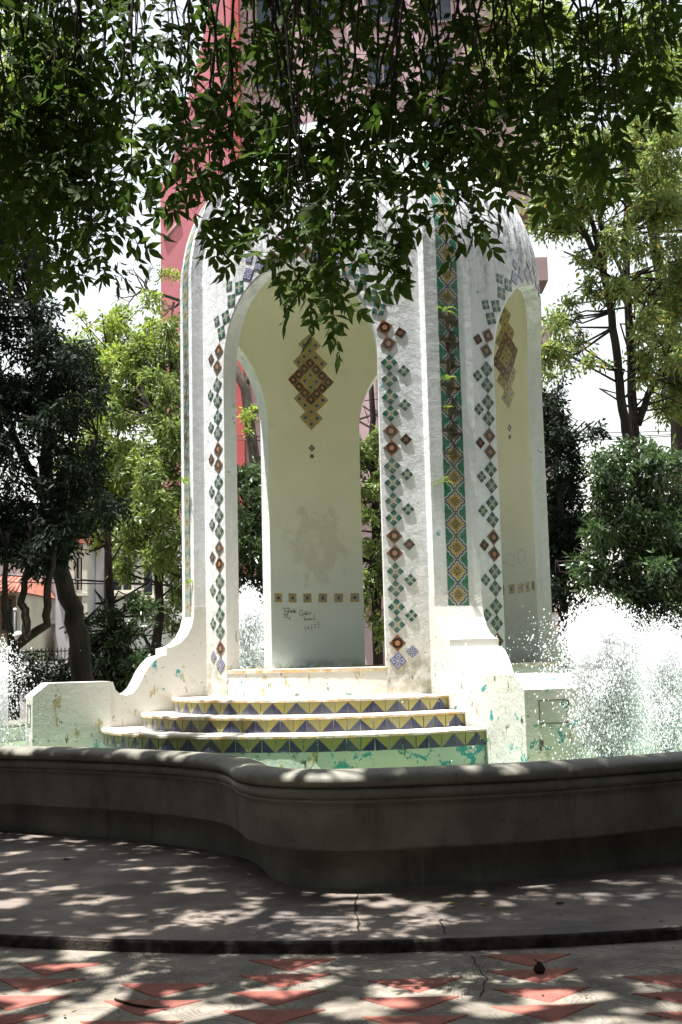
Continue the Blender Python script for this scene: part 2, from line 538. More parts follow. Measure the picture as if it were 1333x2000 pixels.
# red triangular slabs set in the combed concrete
def redslab():
    M = Mat('red_slab')
    c = M.mix(M.noise(7, 6, 0.7).step(0.3, 0.72), (0.19, 0.062, 0.048), (0.33, 0.115, 0.085))
    c = M.mix(M.objrand() * 0.35, c, (0.20, 0.09, 0.075))
    c = M.mix(M.noise(30, 5, 0.75).step(0.55, 0.72) * 0.45, c, (0.22, 0.17, 0.14))
    return M.set(c, 0.85, 0.25, bump=M.noise(40, 5), bstr=0.35, bdist=0.01)
MT['redslab'] = redslab()
tri = MB()
w, dpt, t = 0.212, 0.222, 0.005
tri.add([(-w, 0, 0.0), (w, 0, 0.0), (0, -dpt, 0.0), (-w + .008, -.004, t), (w - .008, -.004, t), (0, -dpt + .009, t)],
        [(3, 5, 4), (0, 3, 4, 1), (1, 4, 5, 2), (2, 5, 3, 0)])
trime = tri.mesh('paving_triangle'); trime.materials.append(MT['redslab'])
for ci in range(-7, 8):
    xc0 = -0.41 + ci * 0.553
    odd = ci % 2 == 0
    y0 = -6.62 if odd else -7.29
    for k in range(6):
        yy = y0 - k * 0.278 - 0.018 * (xc0 + 0.4) ** 2 * 0.0
        xx = xc0 - 0.012 * k + RND.gauss(0, 0.008)
        if math.hypot(xx, yy + 0.0) < RC + 0.03 : continue
        m = Matrix.Translation((xx, yy + RND.gauss(0, 0.008), 0.0)) @ Matrix.Rotation(R_(-xc0 * -2.2 + RND.gauss(0, 1.2)), 4, 'Z')
        link('paving_slab', trime, paving, mw=m)

# cracks in the pavement (dark recessed grooves)
MT['dark'] = plain('crack_dirt', (0.025, 0.02, 0.016), 0.95, 0.2, 20)
def crack(pts, w, z, parent, seed):
    r = random.Random(seed); mb = MB(); P = []
    for a, b in zip(pts[:-1], pts[1:]):
        for k in range(6):
            f = k / 6
            P.append((a[0] + (b[0] - a[0]) * f + r.gauss(0, 0.007), a[1] + (b[1] - a[1]) * f))
    P.append(pts[-1])
    vs = []; fs = []
    for i, p in enumerate(P):
        ww = w * r.uniform(0.25, 0.95)
        vs += [(p[0] - ww, p[1], z), (p[0] + ww, p[1], z)]
        if i: fs.append((2 * i - 2, 2 * i - 1, 2 * i + 1, 2 * i))
    mb.add(vs, fs)
    mb.build('crack', MT['dark'], parent)
crack([(-0.14, -5.59), (-0.13, -6.1), (-0.11, -6.6)], 0.009, 0.0615, sidewalk, 1)
crack([(0.30, -6.35), (0.32, -6.7)], 0.005, 0.0615, sidewalk, 2)
crack([(0.42, -6.9), (0.45, -7.3), (0.40, -7.6)], 0.005, 0.0035, paving, 3)
crack([(-1.8, -6.5), (-0.6, -6.62)], 0.004, 0.0615, sidewalk, 4)

# ------------------------------------------------------------------ basin
def catmull(P, n=8, closed=True):
    out = []; N = len(P)
    for i in range(N if closed else N - 1):
        p0, p1, p2, p3 = P[(i - 1) % N], P[i], P[(i + 1) % N], P[(i + 2) % N]
        for k in range(n):
            t = k / n
            out.append(tuple(0.5 * (2 * p1[j] + (p2[j] - p0[j]) * t + (2 * p0[j] - 5 * p1[j] + 4 * p2[j] - p3[j]) * t * t + (3 * p1[j] - p0[j] - 3 * p2[j] + p3[j]) * t ** 3) for j in range(2)))
    return out

RIM = [(-3.05, -2.85), (-2.25, -3.32), (-1.58, -3.84), (-1.15, -4.33), (-0.98, -4.76), (-0.87, -5.17), (-0.64, -5.51), (-0.22, -5.68), (0.48, -5.60), (1.10, -5.42), (1.90, -5.02), (2.9, -4.35), (3.9, -3.2),
       (4.6, -1.4), (4.9, 0.6), (4.5, 2.6), (3.3, 4.1), (1.4, 4.9), (-0.8, 4.9), (-2.9, 4.2), (-4.4, 2.6), (-5.0, 0.6), (-4.9, -1.0), (-4.2, -2.2)]
path = catmull(RIM, 10)
NP = len(path)
def offset(path, d):
    out = []
    N = len(path)
    for i in range(N):
        a = path[i - 1]; b = path[(i + 1) % N]
        tx, ty = b[0] - a[0], b[1] - a[1]; l = math.hypot(tx, ty)
        nx, ny = ty / l, -tx / l          # outward for counter-clockwise path
        out.append((path[i][0] + nx * d, path[i][1] + ny * d))
    return out

def sweep(name, prof, mat, parent, smooth=True):
    mb = MB(); vs = []
    for d, z in prof:
        for p in offset(path, d): vs.append((p[0], p[1], z))
    fs = []
    for i in range(len(prof) - 1):
        for k in range(NP):
            k2 = (k + 1) % NP
            fs.append((i * NP + k, i * NP + k2, (i + 1) * NP + k2, (i + 1) * NP + k))
    mb.add(vs, fs, 0, smooth)
    return mb.build(name, mat, parent)

def rimmat():
    M = Mat('basin_concrete')
    c = M.mix(M.noise(2.2, 6, 0.65).step(0.3, 0.7), (0.11, 0.104, 0.082), (0.205, 0.195, 0.155))
    st = M.noise(9, 6, 0.7, vec=M.scaled((1, 1, 0.15)))
    c = M.mix(st.step(0.52, 0.72) * 0.55, c, (0.06, 0.056, 0.042))
    c = M.mix(M.noise(26, 5, 0.75).step(0.6, 0.7) * 0.6, c, (0.035, 0.035, 0.027))
    lime = M.noise(14, 5, 0.7, vec=M.scaled((1, 1, 0.1)))
    c = M.mix(lime.step(0.60, 0.74) * 0.5, c, (0.26, 0.25, 0.21))
    return M.set(c, M.noise(5, 3) * 0.3 + 0.45, 0.4, bump=M.noise(7, 5) + M.noise(60, 3) * 0.2, bstr=0.35, bdist=0.02)
MT['rim'] = rimmat()
basin = thing('fountain_basin', 'curved grey concrete fountain basin with rounded moulded rim in the foreground shade', 'fountain basin', (0, 0, 0))
ZR = 0.765
prof = []
for k in range(11):       # big rounded top
    a = math.pi * (1.12 - 1.24 * k / 10)
    prof.append((-0.12 + 0.135 * math.cos(a), ZR - 0.064 + 0.064 * math.sin(a)))
prof += [(-0.035, ZR - 0.098), (-0.035, ZR - 0.104)]
for k in range(9):        # second roll
    a = math.pi * (0.5 - 0.95 * k / 8)
    prof.append((-0.03 + 0.030 * math.cos(a), ZR - 0.135 + 0.030 * math.sin(a)))
prof += [(-0.035, ZR - 0.170), (-0.024, ZR - 0.174), (-0.024, ZR - 0.188), (-0.05, ZR - 0.194), (-0.08, ZR - 0.196)]
sweep('rim', prof, MT['rim'], basin)
sweep('wall', [(-0.055, ZR - 0.192), (-0.06, 0.5), (-0.066, 0.31), (-0.075, 0.298), (-0.27, 0.292)], MT['rim'], basin, False)
sweep('plinth', [(-0.22, 0.31), (-0.22, 0.03)], MT['rim'], basin, False)
sweep('inner_wall', [(-0.29, 0.2), (-0.25, ZR - 0.06)], MT['butt'], basin, False)

def watermat():
    M = Mat('pool_water')
    c = M.mix(M.noise(1.5, 3).step(0.35, 0.65), (0.10, 0.20, 0.14), (0.22, 0.30, 0.16))
    return M.set(c, 0.08, 0.6, bump=M.noise(9, 4, 0.6), bstr=0.6, bdist=0.05)
mb = MB()
ip = offset(path, -0.24)
mb.add([(p[0], p[1], 0.52) for p in ip], [tuple(range(NP))])
tag(mb.build('water', watermat()), kind='structure')

# ------------------------------------------------------------------ pavilion
PH = -22.0                       # direction of the front arch
RO, RI = 1.90, 1.75
ZF, ZS, ZA, ZD = 1.32, 4.18, 5.16, 5.28
HA = 25.4                        # half opening angle
DH = 1.88
pav = thing('fountain_pavilion', 'white domed pavilion with round arches and painted tiles in the fountain', 'pavilion', (0, 0, 0.5))

def arch_z(dth):
    q = min(1.0, abs(dth) / HA)
    return ZS + (ZA - ZS) * math.sqrt(max(0.0, 1 - q * q))

ARC = [PH, PH + 87.8, PH + 180, PH + 270]
cols = []
for q in range(4):
    c0 = ARC[q]
    for k in range(29):
        t = -math.pi / 2 + math.pi * k / 28
        dth = HA * math.sin(t)
        cols.append((c0 + dth, arch_z(dth) if 0 < k < 28 else ZS, 'o' if k < 28 else 'p'))
    for k in range(1, 10):
        nx_ = ARC[q + 1] if q < 3 else ARC[0] + 360
        cols.append((c0 + HA + (nx_ - c0 - 2 * HA) * k / 10, ZS, 'p'))
NC = len(cols)
N1, N2 = 9, 16
wv = []; wf = []; wm = []; wsm = []
def vadd(p): wv.append(tuple(p)); return len(wv) - 1
def prof_pts(r0, zlow, zd, dh):
    out = [(r0, zlow + (zd - zlow) * i / N1) for i in range(N1)]
    for i in range(N2 + 1):
        a = math.pi / 2 * i / N2 * 0.995
        out.append((r0 * math.cos(a), zd + dh * math.sin(a)))
    return out
grid = {}
for s, r0, dh in ((0, RO, DH), (1, RI, DH - 0.14)):
    for ci, (th, zl, kd) in enumerate(cols):
        grid[s, ci] = [vadd(pol(r, th, z)) for r, z in prof_pts(r0, zl, ZD, dh)]
for s in (0, 1):
    for ci in range(NC):
        A = grid[s, ci]; B = grid[s, (ci + 1) % NC]
        for k in range(len(A) - 1):
            f = (A[k], B[k], B[k + 1], A[k + 1])
            wf.append(f if s == 0 else f[::-1]); wm.append(s); wsm.append(True)
for ci in range(NC):              # intrados and lower piers
    th, zl, kd = cols[ci]; cj = (ci + 1) % NC
    if kd == 'o':
        wf.append((grid[0, ci][0], grid[1, ci][0], grid[1, cj][0], grid[0, cj][0])); wm.append(0); wsm.append(False)
    else:
        th2 = cols[cj][0]
        if th2 < th: th2 += 360
        for s, r0 in ((0, RO), (1, RI)):
            NZ = 6
            for k in range(NZ):
                z0 = ZF - 0.3 + (ZS - ZF + 0.3) * k / NZ; z1 = ZF - 0.3 + (ZS - ZF + 0.3) * (k + 1) / NZ
                f = [vadd(pol(r0, th, z0)), vadd(pol(r0, th2, z0)), vadd(pol(r0, th2, z1)), vadd(pol(r0, th, z1))]
                wf.append(f if s == 0 else f[::-1]); wm.append(s); wsm.append(False)
for q in range(4):
    for sg in (-1, 1):
        th = ARC[q] + sg * HA
        f = [vadd(pol(RO, th, ZF - 0.3)), vadd(pol(RI, th, ZF - 0.3)), vadd(pol(RI, th, ZS)), vadd(pol(RO, th, ZS))]
        wf.append(f if sg > 0 else f[::-1]); wm.append(0); wsm.append(False)
me = bpy.data.meshes.new('wall')
me.from_pydata(wv, [], wf)
me.polygons.foreach_set('material_index', wm); me.polygons.foreach_set('use_smooth', wsm)
me.materials.append(MT['plaster']); me.materials.append(MT['inner'])
wall = link('wall', me, pav)

mb = MB()
n = 96
mb.prism([tuple(pol(RO - 0.004, 360 * k / n, 0)[:2]) for k in range(n)][::1], 0.3, ZF)
base = mb.build('base', MT['butt'], pav)
# raised sill edge round each opening
for q in range(4):
    mb = MB(); vs = []; fs = []
    c0 = ARC[q]
    for k in range(13):
        th = c0 - HA + 2 * HA * k / 12
        for r, z in ((RO + 0.004, ZF - 0.02), (RO + 0.004, ZF + 0.012), (RO - 0.06, ZF + 0.018), (RO - 0.06, ZF - 0.02)):
            vs.append(pol(r, th, z))
    for k in range(12):
        for j in range(3):
            fs.append((k * 4 + j, (k + 1) * 4 + j, (k + 1) * 4 + j + 1, k * 4 + j + 1))
    mb.add(vs, fs); mb.build('sill', MT['tread'], pav)

# ribs on the four corners, rising over the dome, with buttress walls below
HW = 0.238
def rib_profile():
    out = [(2.0, 1.5), (2.0, 3.0), (2.0, 4.2)]
    for i in range(0, 26):
        a = math.pi / 2 * i / 25
        r = 2.0 * math.cos(a)
        if r < 0.34: break
        out.append((r, ZD + (DH + 0.1) * math.sin(a)))
    return out
RP = rib_profile()
def rib_point(s):
    """arc length from z=1.5 -> (r,z,tangent)"""
    for a, b in zip(RP[:-1], RP[1:]):
        l = math.hypot(b[0] - a[0], b[1] - a[1])
        if s <= l:
            f = s / l
            return a[0] + (b[0] - a[0]) * f, a[1] + (b[1] - a[1]) * f, ((b[0] - a[0]) / l, (b[1] - a[1]) / l)
        s -= l
    return None

BP = [(2.0, 1.96), (2.006, 1.86), (2.03, 1.76), (2.075, 1.675), (2.14, 1.61), (2.21, 1.575), (2.28, 1.562), (2.28, 1.495), (2.33, 1.487), (2.385, 1.46), (2.44, 1.405), (2.49, 1.33),
      (2.53, 1.25), (2.57, 1.18), (2.62, 1.135), (2.675, 1.12), (2.73, 1.135), (2.775, 1.175), (2.80, 1.25), (2.83, 1.252)]
ribs = []
for q in range(4):
    ang = PH + 45 + 90 * q
    dv = pol(1, ang, 0); lv = Vector((-dv.y, dv.x, 0))     # lateral, to the viewer's right when facing the rib
    mb = MB(); vs = []; fs = []
    for r, z in RP:
        rin = max(0.05, (RO - 0.06) * r / 2.0)
        zin = z if z < ZD else ZD + (z - ZD) * (DH - 0.05) / (DH + 0.1)
        for rr_, sd, zz in ((rin, -1, zin), (r, -1, z), (r, 1, z), (rin, 1, zin)):
            p = dv * rr_ + lv * (sd * HW); vs.append((p.x, p.y, zz))
    for k in range(len(RP) - 1):
        for j in range(3):
            fs.append((k * 4 + j, k * 4 + j + 1, k * 4 + j + 5, k * 4 + j + 4))
    e = (len(RP) - 1) * 4
    fs.append((e, e + 1, e + 2, e + 3))
    mb.add(vs, fs)
    rib = mb.build('rib', MT['plaster'], pav); ribs.append((rib, ang, dv, lv))
    # buttress wall
    mb = MB()
    poly = [(1.8, 0.3), (1.8, 1.96)] + BP + [(2.83, 0.3)]
    npn = len(poly)
    vs = []
    for sd in (-1, 1):
        for r, z in poly:
            p = dv * r + lv * (sd * (HW + 0.004)); vs.append((p.x, p.y, z))
    fs = [tuple(range(npn)), tuple(range(2 * npn - 1, npn - 1, -1))]
    for k in range(npn):
        k2 = (k + 1) % npn
        fs.append((k2, k, npn + k, npn + k2))
    mb.add(vs, fs)
    bt = mb.build('buttress', [MT['butt']], pav)
    # end block of the buttress
    mb = MB()
    poly = [(2.825, 0.3), (2.825, 1.256), (3.40, 1.256), (3.545, 1.14), (3.545, 0.3)]
    npn = len(poly); vs = []
    for sd in (-1, 1):
        for r, z in poly:
            p = dv * r + lv * (sd * (HW + 0.012)); vs.append((p.x, p.y, z))
    fs = [tuple(range(npn)), tuple(range(2 * npn - 1, npn - 1, -1))]
    for k in range(npn):
        k2 = (k + 1) % npn
        fs.append((k2, k, npn + k, npn + k2))
    mb.add(vs, fs)
    bk = mb.build('buttress_block', MT['butt'], pav)
    # sunk plaque frames on the block
    mbp = MB()
    c = dv * 3.551
    for (a0, a1, z0, z1) in ((-0.13, 0.13, 1.05, 1.06), (-0.13, 0.13, 0.87, 0.88), (-0.13, -0.12, 0.88, 1.05), (0.12, 0.13, 0.88, 1.05)):
        vs = []
        for zz in (z0, z1):
            for aa in (a0, a1):
                p = c + lv * aa; vs.append((p.x, p.y, zz))
        q_ = [(v[0] - dv.x * 0.02, v[1] - dv.y * 0.02, v[2]) for v in vs]
        mbp.add(vs + q_, [(0, 1, 3, 2), (4, 6, 7, 5), (0, 4, 5, 1), (2, 3, 7, 6), (0, 2, 6, 4), (1, 5, 7, 3)])
    mbp.build('plaque_frame', MT['rim'], bk)

# painted tile strips on the two ribs that face the camera side
for qi in (0, 3):
    rib, ang, dv, lv = ribs[qi]
    s = 0.36; row = 0
    while True:
        rp = rib_point(s + 0.054)
        if rp is None or rp[0] < 0.9: break
        r, z, (tr, tz) = rp
        nrm = dv * tz + Vector((0, 0, -tr)); upv = dv * tr + Vector((0, 0, tz))
        for sd in (-1, 1):
            if row in (25, 26) and sd == 1 and qi == 0 and row == 25: pass
            p = dv * r + lv * (sd * 0.0535) + Vector((0, 0, z))
            # flower corner points to the middle of each 2x2 block
            inner_up = (row % 2 == 0)
            if sd == -1: spin = math.pi if inner_up else math.pi / 2
            else: spin = -math.pi / 2 if inner_up else 0.0
            if inner_up: spin = {-1: math.pi, 1: -math.pi / 2}[sd]
            else: spin = {-1: math.pi / 2, 1: 0.0}[sd]
            place_tile('strip', p, nrm, upv, spin, rib)
        s += 0.107; row += 1

# diamonds of tile along the arch openings
def panel_groups(cen, sg):
    """sg=+1: right side of arch `cen`, follows jamb then the arch to the crown"""
    off = 0.105 if cen < 0 else 0.098
    so_ = 0.135 if cen < 0 else 0.118
    hw = R_(HA) * RO + off
    ra = (ZA - ZS) + off
    per = 0.3235
    z0 = 1.465
    g = 0
    kinds = ['b', 'g', 'g', 'br', 'g', 'g', 'br', 'g', 'g', 'br', 'g', 'g', 'bl', 'br']
    while g < 14:
        s = z0 + g * per
        if s < ZS + 0.05:
            pc = (hw, s); tan = (0, 1)
        else:
            a = (s - ZS) / ((hw + ra) / 2)
            if a > math.pi / 2 - 0.02: break
            pc = (hw * math.cos(a), ZS + ra * math.sin(a)); tan = (-math.sin(a), math.cos(a))
        nx, ny = tan[1], -tan[0]           # outward from the opening
        k = kinds[g]
        big = {'b': 'blue' , 'g': 'green', 'br': 'brown', 'bl': 'blue'}[k]
        small = {'b': 'sblue', 'g': 'sgreen', 'br': 'ssbrown', 'bl': 'sblue'}[k]
        items = []
        for sgn in (-0.5, 0.5):
            items.append((pc[0] + tan[0] * sgn * 0.158, pc[1] + tan[1] * sgn * 0.158, big if not (k == 'b' and sgn > 0) else 'brown'))
        items.append((pc[0] + nx * so_, pc[1] + ny * so_, small))
        rot = math.atan2(tan[1], tan[0])
        for (sx, zz, kd) in items:
            th = cen + sg * math.degrees(sx / RO)
            if zz > ZD:
                a = min(1.2, (zz - ZD) / DH); a = math.asin(min(1, a))
                r = RO * math.cos(a); nz = RO * math.sin(a) / DH
                zz2 = zz
            else:
                r = RO; nz = 0; zz2 = zz
            nrm = pol(1, th, nz * 0.9)
            sp = rot - math.pi / 2
            place_tile(kd, pol(r, th, zz2), nrm, (0, 0, 1), sg * sp * 1.0 + math.pi / 4 + RND.gauss(0, R_(2.5)), wall)
        g += 1
panel_groups(ARC[0], 1); panel_groups(ARC[0], -1); panel_groups(ARC[1], -1)
panel_groups(ARC[1], 1)

# tile ornament on the inside of the piers
def inner_ornament(ang):
    d = 0.152
    cells = {}
    for i in range(4):
        for j in range(4):
            cells[i, j] = 'yellow' if (i in (1, 2) and j in (1, 2)) else 'obrown'
    for c in ((-1, 1), (-1, 0), (-1, -1), (0, -1), (1, -1), (-2, -1), (-1, -2), (-2, -2)):
        cells[c] = 'yellow'; cells[3 - c[0], 3 - c[1]] = 'yellow'
    zc = 4.80
    def put(kind, sx, z, spin):
        th = ang - math.degrees(sx / RI)
        p = pol(RI, th, z); nrm = -pol(1, th, 0)
        place_tile(kind, p, nrm, (0, 0, 1), spin, wall)
    for (i, j), k in cells.items():
        put(k, (i - j) * d / 2, zc + (i + j - 3) * d / 2, math.pi / 4)
    put('mgreen', 0.0, zc - 0.5 - 0.33, math.pi / 4)
    put('mbrown', 0.0, zc - 0.5 - 0.43, math.pi / 4)
    for k in range(6):
        put('yellow', (k - 2.5) * -0.197, 2.15, 0.0)
inner_ornament(PH + 45 + 180)
inner_ornament(PH + 45 + 90)

# pencilled scribbles on the inner wall
MT['ink'] = plain('scribble_ink', (0.05, 0.05, 0.055), 0.8, 0.1)
MT['inkp'] = plain('scribble_pale_ink', (0.33, 0.30, 0.30), 0.8, 0.1)
def scribble(ang, strokes, w, mat, name='scribble'):
    mb = MB()
    for st in strokes:
        for a, b in zip(st[:-1], st[1:]):
            dx, dz = b[0] - a[0], b[1] - a[1]; l = math.hypot(dx, dz) or 1e-6
            ox, oz = -dz / l * w, dx / l * w
            vs = []
            for (sx, z) in ((a[0] - ox, a[1] - oz), (b[0] - ox, b[1] - oz), (b[0] + ox, b[1] + oz), (a[0] + ox, a[1] + oz)):
                vs.append(pol(RI - 0.003, ang - math.degrees(sx / RI), z))
            mb.add(vs, [(0, 1, 2, 3)])
    mb.build(name, mat, wall)
def px_strokes(st, x0, y0, sx, sz, xo, zo):
    return [[((x - x0) * sx + xo, -(y - y0) * sz + zo) for x, y in s] for s in st]
K = 0.142 / 155 * 0.885
ST1 = [[(390, 400), (400, 380), (430, 372), (440, 390)], [(390, 400), (388, 440), (410, 462), (440, 450), (442, 425), (420, 428)],
       [(455, 445), (458, 420), (472, 418), (476, 446), (474, 420)], [(486, 380), (486, 445), (500, 435), (486, 420)], [(510, 390), (508, 445), (524, 432), (510, 420)],
       [(530, 400), (545, 425)], [(570, 400), (548, 450)],
       [(470, 470), (448, 478), (470, 495), (462, 525), (450, 520)], [(480, 500), (484, 525), (500, 520), (502, 500)], [(510, 520), (520, 500), (530, 522)], [(540, 510), (555, 500), (552, 520), (538, 518)], [(565, 520), (570, 498), (585, 515), (590, 490)], [(622, 440), (630, 515), (600, 505)],
       [(470, 612), (474, 675)], [(500, 635), (542, 632)], [(520, 612), (524, 660)], [(575, 590), (577, 662)], [(608, 592), (648, 586)], [(608, 630), (655, 622)], [(675, 535), (694, 642)],
       [(115, 350), (218, 345), (250, 405), (135, 388), (115, 350)], [(115, 425), (140, 480), (190, 478), (225, 518), (185, 470), (185, 420)], [(145, 400), (140, 470)], [(150, 445), (190, 440)], [(205, 360), (190, 440)], [(232, 470), (222, 515)],
       [(250, 380), (265, 410), (278, 370)], [(285, 380), (288, 410)], [(296, 350), (298, 412)], [(300, 390), (325, 390), (310, 375), (305, 410), (328, 415)]]
scribble(PH + 225, px_strokes(ST1, 640, 0, -K * -1.0, K, 0.0, 2.31), 0.0028, MT['ink'])
ST2 = [[(170, 260), (190, 400), (185, 460), (220, 530), (240, 420), (250, 350)], [(170, 260), (195, 235), (250, 350)], [(250, 400), (300, 440), (360, 510), (380, 400), (350, 280), (320, 300)], [(410, 300), (435, 235), (485, 270), (490, 430), (445, 505), (412, 470), (410, 300)]]
scribble(PH + 135, px_strokes(ST2, 330, 0, 0.0022, 0.00062, -0.1, 2.72), 0.0024, MT['inkp'])
ST3 = [[(140, 850), (145, 920)], [(140, 850), (165, 860), (160, 915), (145, 920)], [(195, 860), (215, 855), (222, 900), (200, 920), (195, 860)], [(360, 820), (365, 920)], [(400, 850), (420, 905), (440, 850)], [(450, 880), (480, 880), (460, 850), (455, 900)], [(500, 840), (510, 900)], [(560, 860), (600, 860), (590, 900)]]
scribble(PH + 135, px_strokes(ST3, 330, 0, 0.0022, 0.00062, -0.1, 2.72), 0.002, MT['inkp'])

# ------------------------------------------------------------------ steps
stairs = thing('fountain_steps', 'three curved white steps with yellow and blue triangle tiles below the front arch', 'steps', pol(2.4, PH, 0.5))
def step_arc(re, rm, n=48, grow=0.0):
    rl = math.hypot(re, HW); al = 45 - math.degrees(math.atan2(HW, re))
    ca = math.cos(R_(al)); q = (rm * rm - rl * rl) / (2 * (rm - rl * ca))
    rho = rm - q + grow
    half = math.atan2(rl * math.sin(R_(al)), rl * ca - q)
    pts = []
    ax = pol(1, PH, 0); lt = Vector((-ax.y, ax.x, 0))
    for k in range(n + 1):
        a = -half + 2 * half * k / n
        pts.append(ax * (q + rho * math.cos(a)) + lt * (rho * math.sin(a)))
    return pts, ax, lt, q, rho, half
for (re, rm, zt) in ((2.20, 2.60, 1.085), (2.50, 2.93, 0.955), (2.88, 3.27, 0.825)):
    pts, ax, lt, q, rho, half = step_arc(re, rm)
    poly = [(p.x, p.y) for p in pts] + [tuple((ax * 1.2 + lt * 0.5)[:2]), tuple((ax * 1.2 - lt * 0.5)[:2])]
    mb = MB(); mb.prism(poly, 0.3, zt - 0.028)
    stp = mb.build('step', MT['stepbase'], stairs)
    # worn tread slab
    pts2 = step_arc(re, rm, 64, 0.0)[0]
    rt_ = random.Random(int(zt * 1000)); outer = []
    for k, p in enumerate(pts2):
        d_ = (p - ax * q).normalized(); g_ = 0.022 + rt_.uniform(-0.005, 0.004)
        outer.append(p + d_ * g_)
    mb = MB()
    m_ = len(outer)
    back = [tuple((ax * 1.25 + lt * 0.45)[:2]), tuple((ax * 1.25 - lt * 0.45)[:2])]
    top = [(p.x - (p - ax * q).normalized().x * 0.008, p.y - (p - ax * q).normalized().y * 0.008, zt) for p in outer] + [(b[0], b[1], zt) for b in back]
    mid = [(p.x, p.y, zt - 0.009 + rt_.uniform(-0.003, 0.003)) for p in outer] + [(b[0], b[1], zt - 0.009) for b in back]
    low = [(p.x, p.y, zt - 0.0275) for p in outer] + [(b[0], b[1], zt - 0.0275) for b in back]
    N_ = m_ + 2
    fs = [tuple(range(N_)), tuple(range(3 * N_ - 1, 2 * N_ - 1, -1))]
    for k in range(N_):
        k2 = (k + 1) % N_
        fs.append((N_ + k, N_ + k2, k2, k)); fs.append((2 * N_ + k, 2 * N_ + k2, N_ + k2, N_ + k))
    mb.add(top + mid + low, fs)
    mb.build('tread', MT['tread'], stp)
    L = rho * 2 * half; nt_ = int(L / 0.1075)
    if nt_ % 2: nt_ -= 1
    for k in range(nt_):
        a = -half + 2 * half * (k + 0.5) / nt_
        d_ = ax * math.cos(a) + lt * math.sin(a)
        p = ax * q + d_ * (rho + 0.001); p.z = zt - 0.030 - TS / 2
        place_tile('stepA' if k % 2 == 0 else 'stepB', p, d_, (0, 0, 1), RND.gauss(0, R_(0.4)) * 0.2, stp)

# ------------------------------------------------------------------ foliage helpers
def leafmat(name, dark, light, trans=0.35, rough=0.45, yellow=None, spec=0.4):
    M = Mat(name)
    r = M.island()
    c = M.mix(r, dark, light)
    if yellow: c = M.mix(r.gt(0.93), c, yellow)
    M.set(c, rough, spec)
    tr = M.nt.nodes.new('ShaderNodeBsdfTranslucent')
    tcol = M.mix(0.5, c, tuple(min(1, k * 2.2) for k in light))
    M.nt.links.new(tcol.s, tr.inputs[0])
    mx = M.nt.nodes.new('ShaderNodeMixShader'); mx.inputs[0].default_value = trans
    M.nt.links.new(M.b.outputs[0], mx.inputs[1]); M.nt.links.new(tr.outputs[0], mx.inputs[2])
    M.nt.links.new(mx.outputs[0], M.out.inputs['Surface'])
    return M.m

def barkmat(name, c):
    M = Mat(name)
    n = M.noise(9, 6, 0.7, vec=M.scaled((1, 1, 0.25)))
    return M.set(M.mix(n.step(0.35, 0.7), tuple(k * 0.45 for k in c), c), 0.9, 0.15, bump=n, bstr=0.8, bdist=0.04)

MT['bark'] = barkmat('bark_dark', (0.045, 0.035, 0.028))
MT['barkg'] = barkmat('bark_grey', (0.13, 0.105, 0.085))
MT['leaf_fg'] = leafmat('leaf_ash', (0.013, 0.032, 0.007), (0.050, 0.088, 0.012), 0.40, 0.65, spec=0.15)
MT['leaf_over'] = leafmat('leaf_ash_upper', (0.013, 0.030, 0.007), (0.036, 0.066, 0.012), 0.16, 0.7, spec=0.15)
MT['leaf_dark'] = leafmat('leaf_dark', (0.004, 0.009, 0.004), (0.015, 0.026, 0.012), 0.14, 0.6, spec=0.12)  # near-black greens stand in for the shade over the left tree
MT['leaf_lime'] = leafmat('leaf_lime', (0.075, 0.13, 0.018), (0.20, 0.26, 0.04), 0.5, 0.45, yellow=(0.30, 0.24, 0.04))
MT['leaf_mid'] = leafmat('leaf_mid', (0.050, 0.085, 0.018), (0.15, 0.195, 0.045), 0.45, 0.4)
MT['leaf_shiny'] = leafmat('leaf_shiny', (0.014, 0.034, 0.011), (0.062, 0.100, 0.032), 0.34, 0.26, spec=0.6)
MT['leaf_gold'] = leafmat('leaf_gold', (0.065, 0.11, 0.028), (0.18, 0.225, 0.06), 0.45, 0.33, yellow=(0.45, 0.30, 0.06))

def cards(P, D, N, L, W):
    """leaf rhombs: base P, direction D, face normal N, lengths L, widths W  -> V,F"""
    D = D / np.linalg.norm(D, axis=1, keepdims=True)
    Sx = np.cross(D, N); Sx /= (np.linalg.norm(Sx, axis=1, keepdims=True) + 1e-9)
    U = np.cross(Sx, D)
    L = L[:, None]; W = W[:, None]
    n = len(P)
    V = np.empty((n, 4, 3))
    V[:, 0] = P
    V[:, 1] = P + D * L * 0.45 + Sx * W * 0.5 + U * W * 0.12
    V[:, 2] = P + D * L
    V[:, 3] = P + D * L * 0.45 - Sx * W * 0.5 + U * W * 0.12
    i = np.arange(n)[:, None] * 4
    F = np.concatenate([i + np.array([[0, 1, 2]]), i + np.array([[0, 2, 3]])], 0)
    return V.reshape(-1, 3), F

def rand_unit(rng, n):
    v = rng.normal(size=(n, 3)); return v / np.linalg.norm(v, axis=1, keepdims=True)

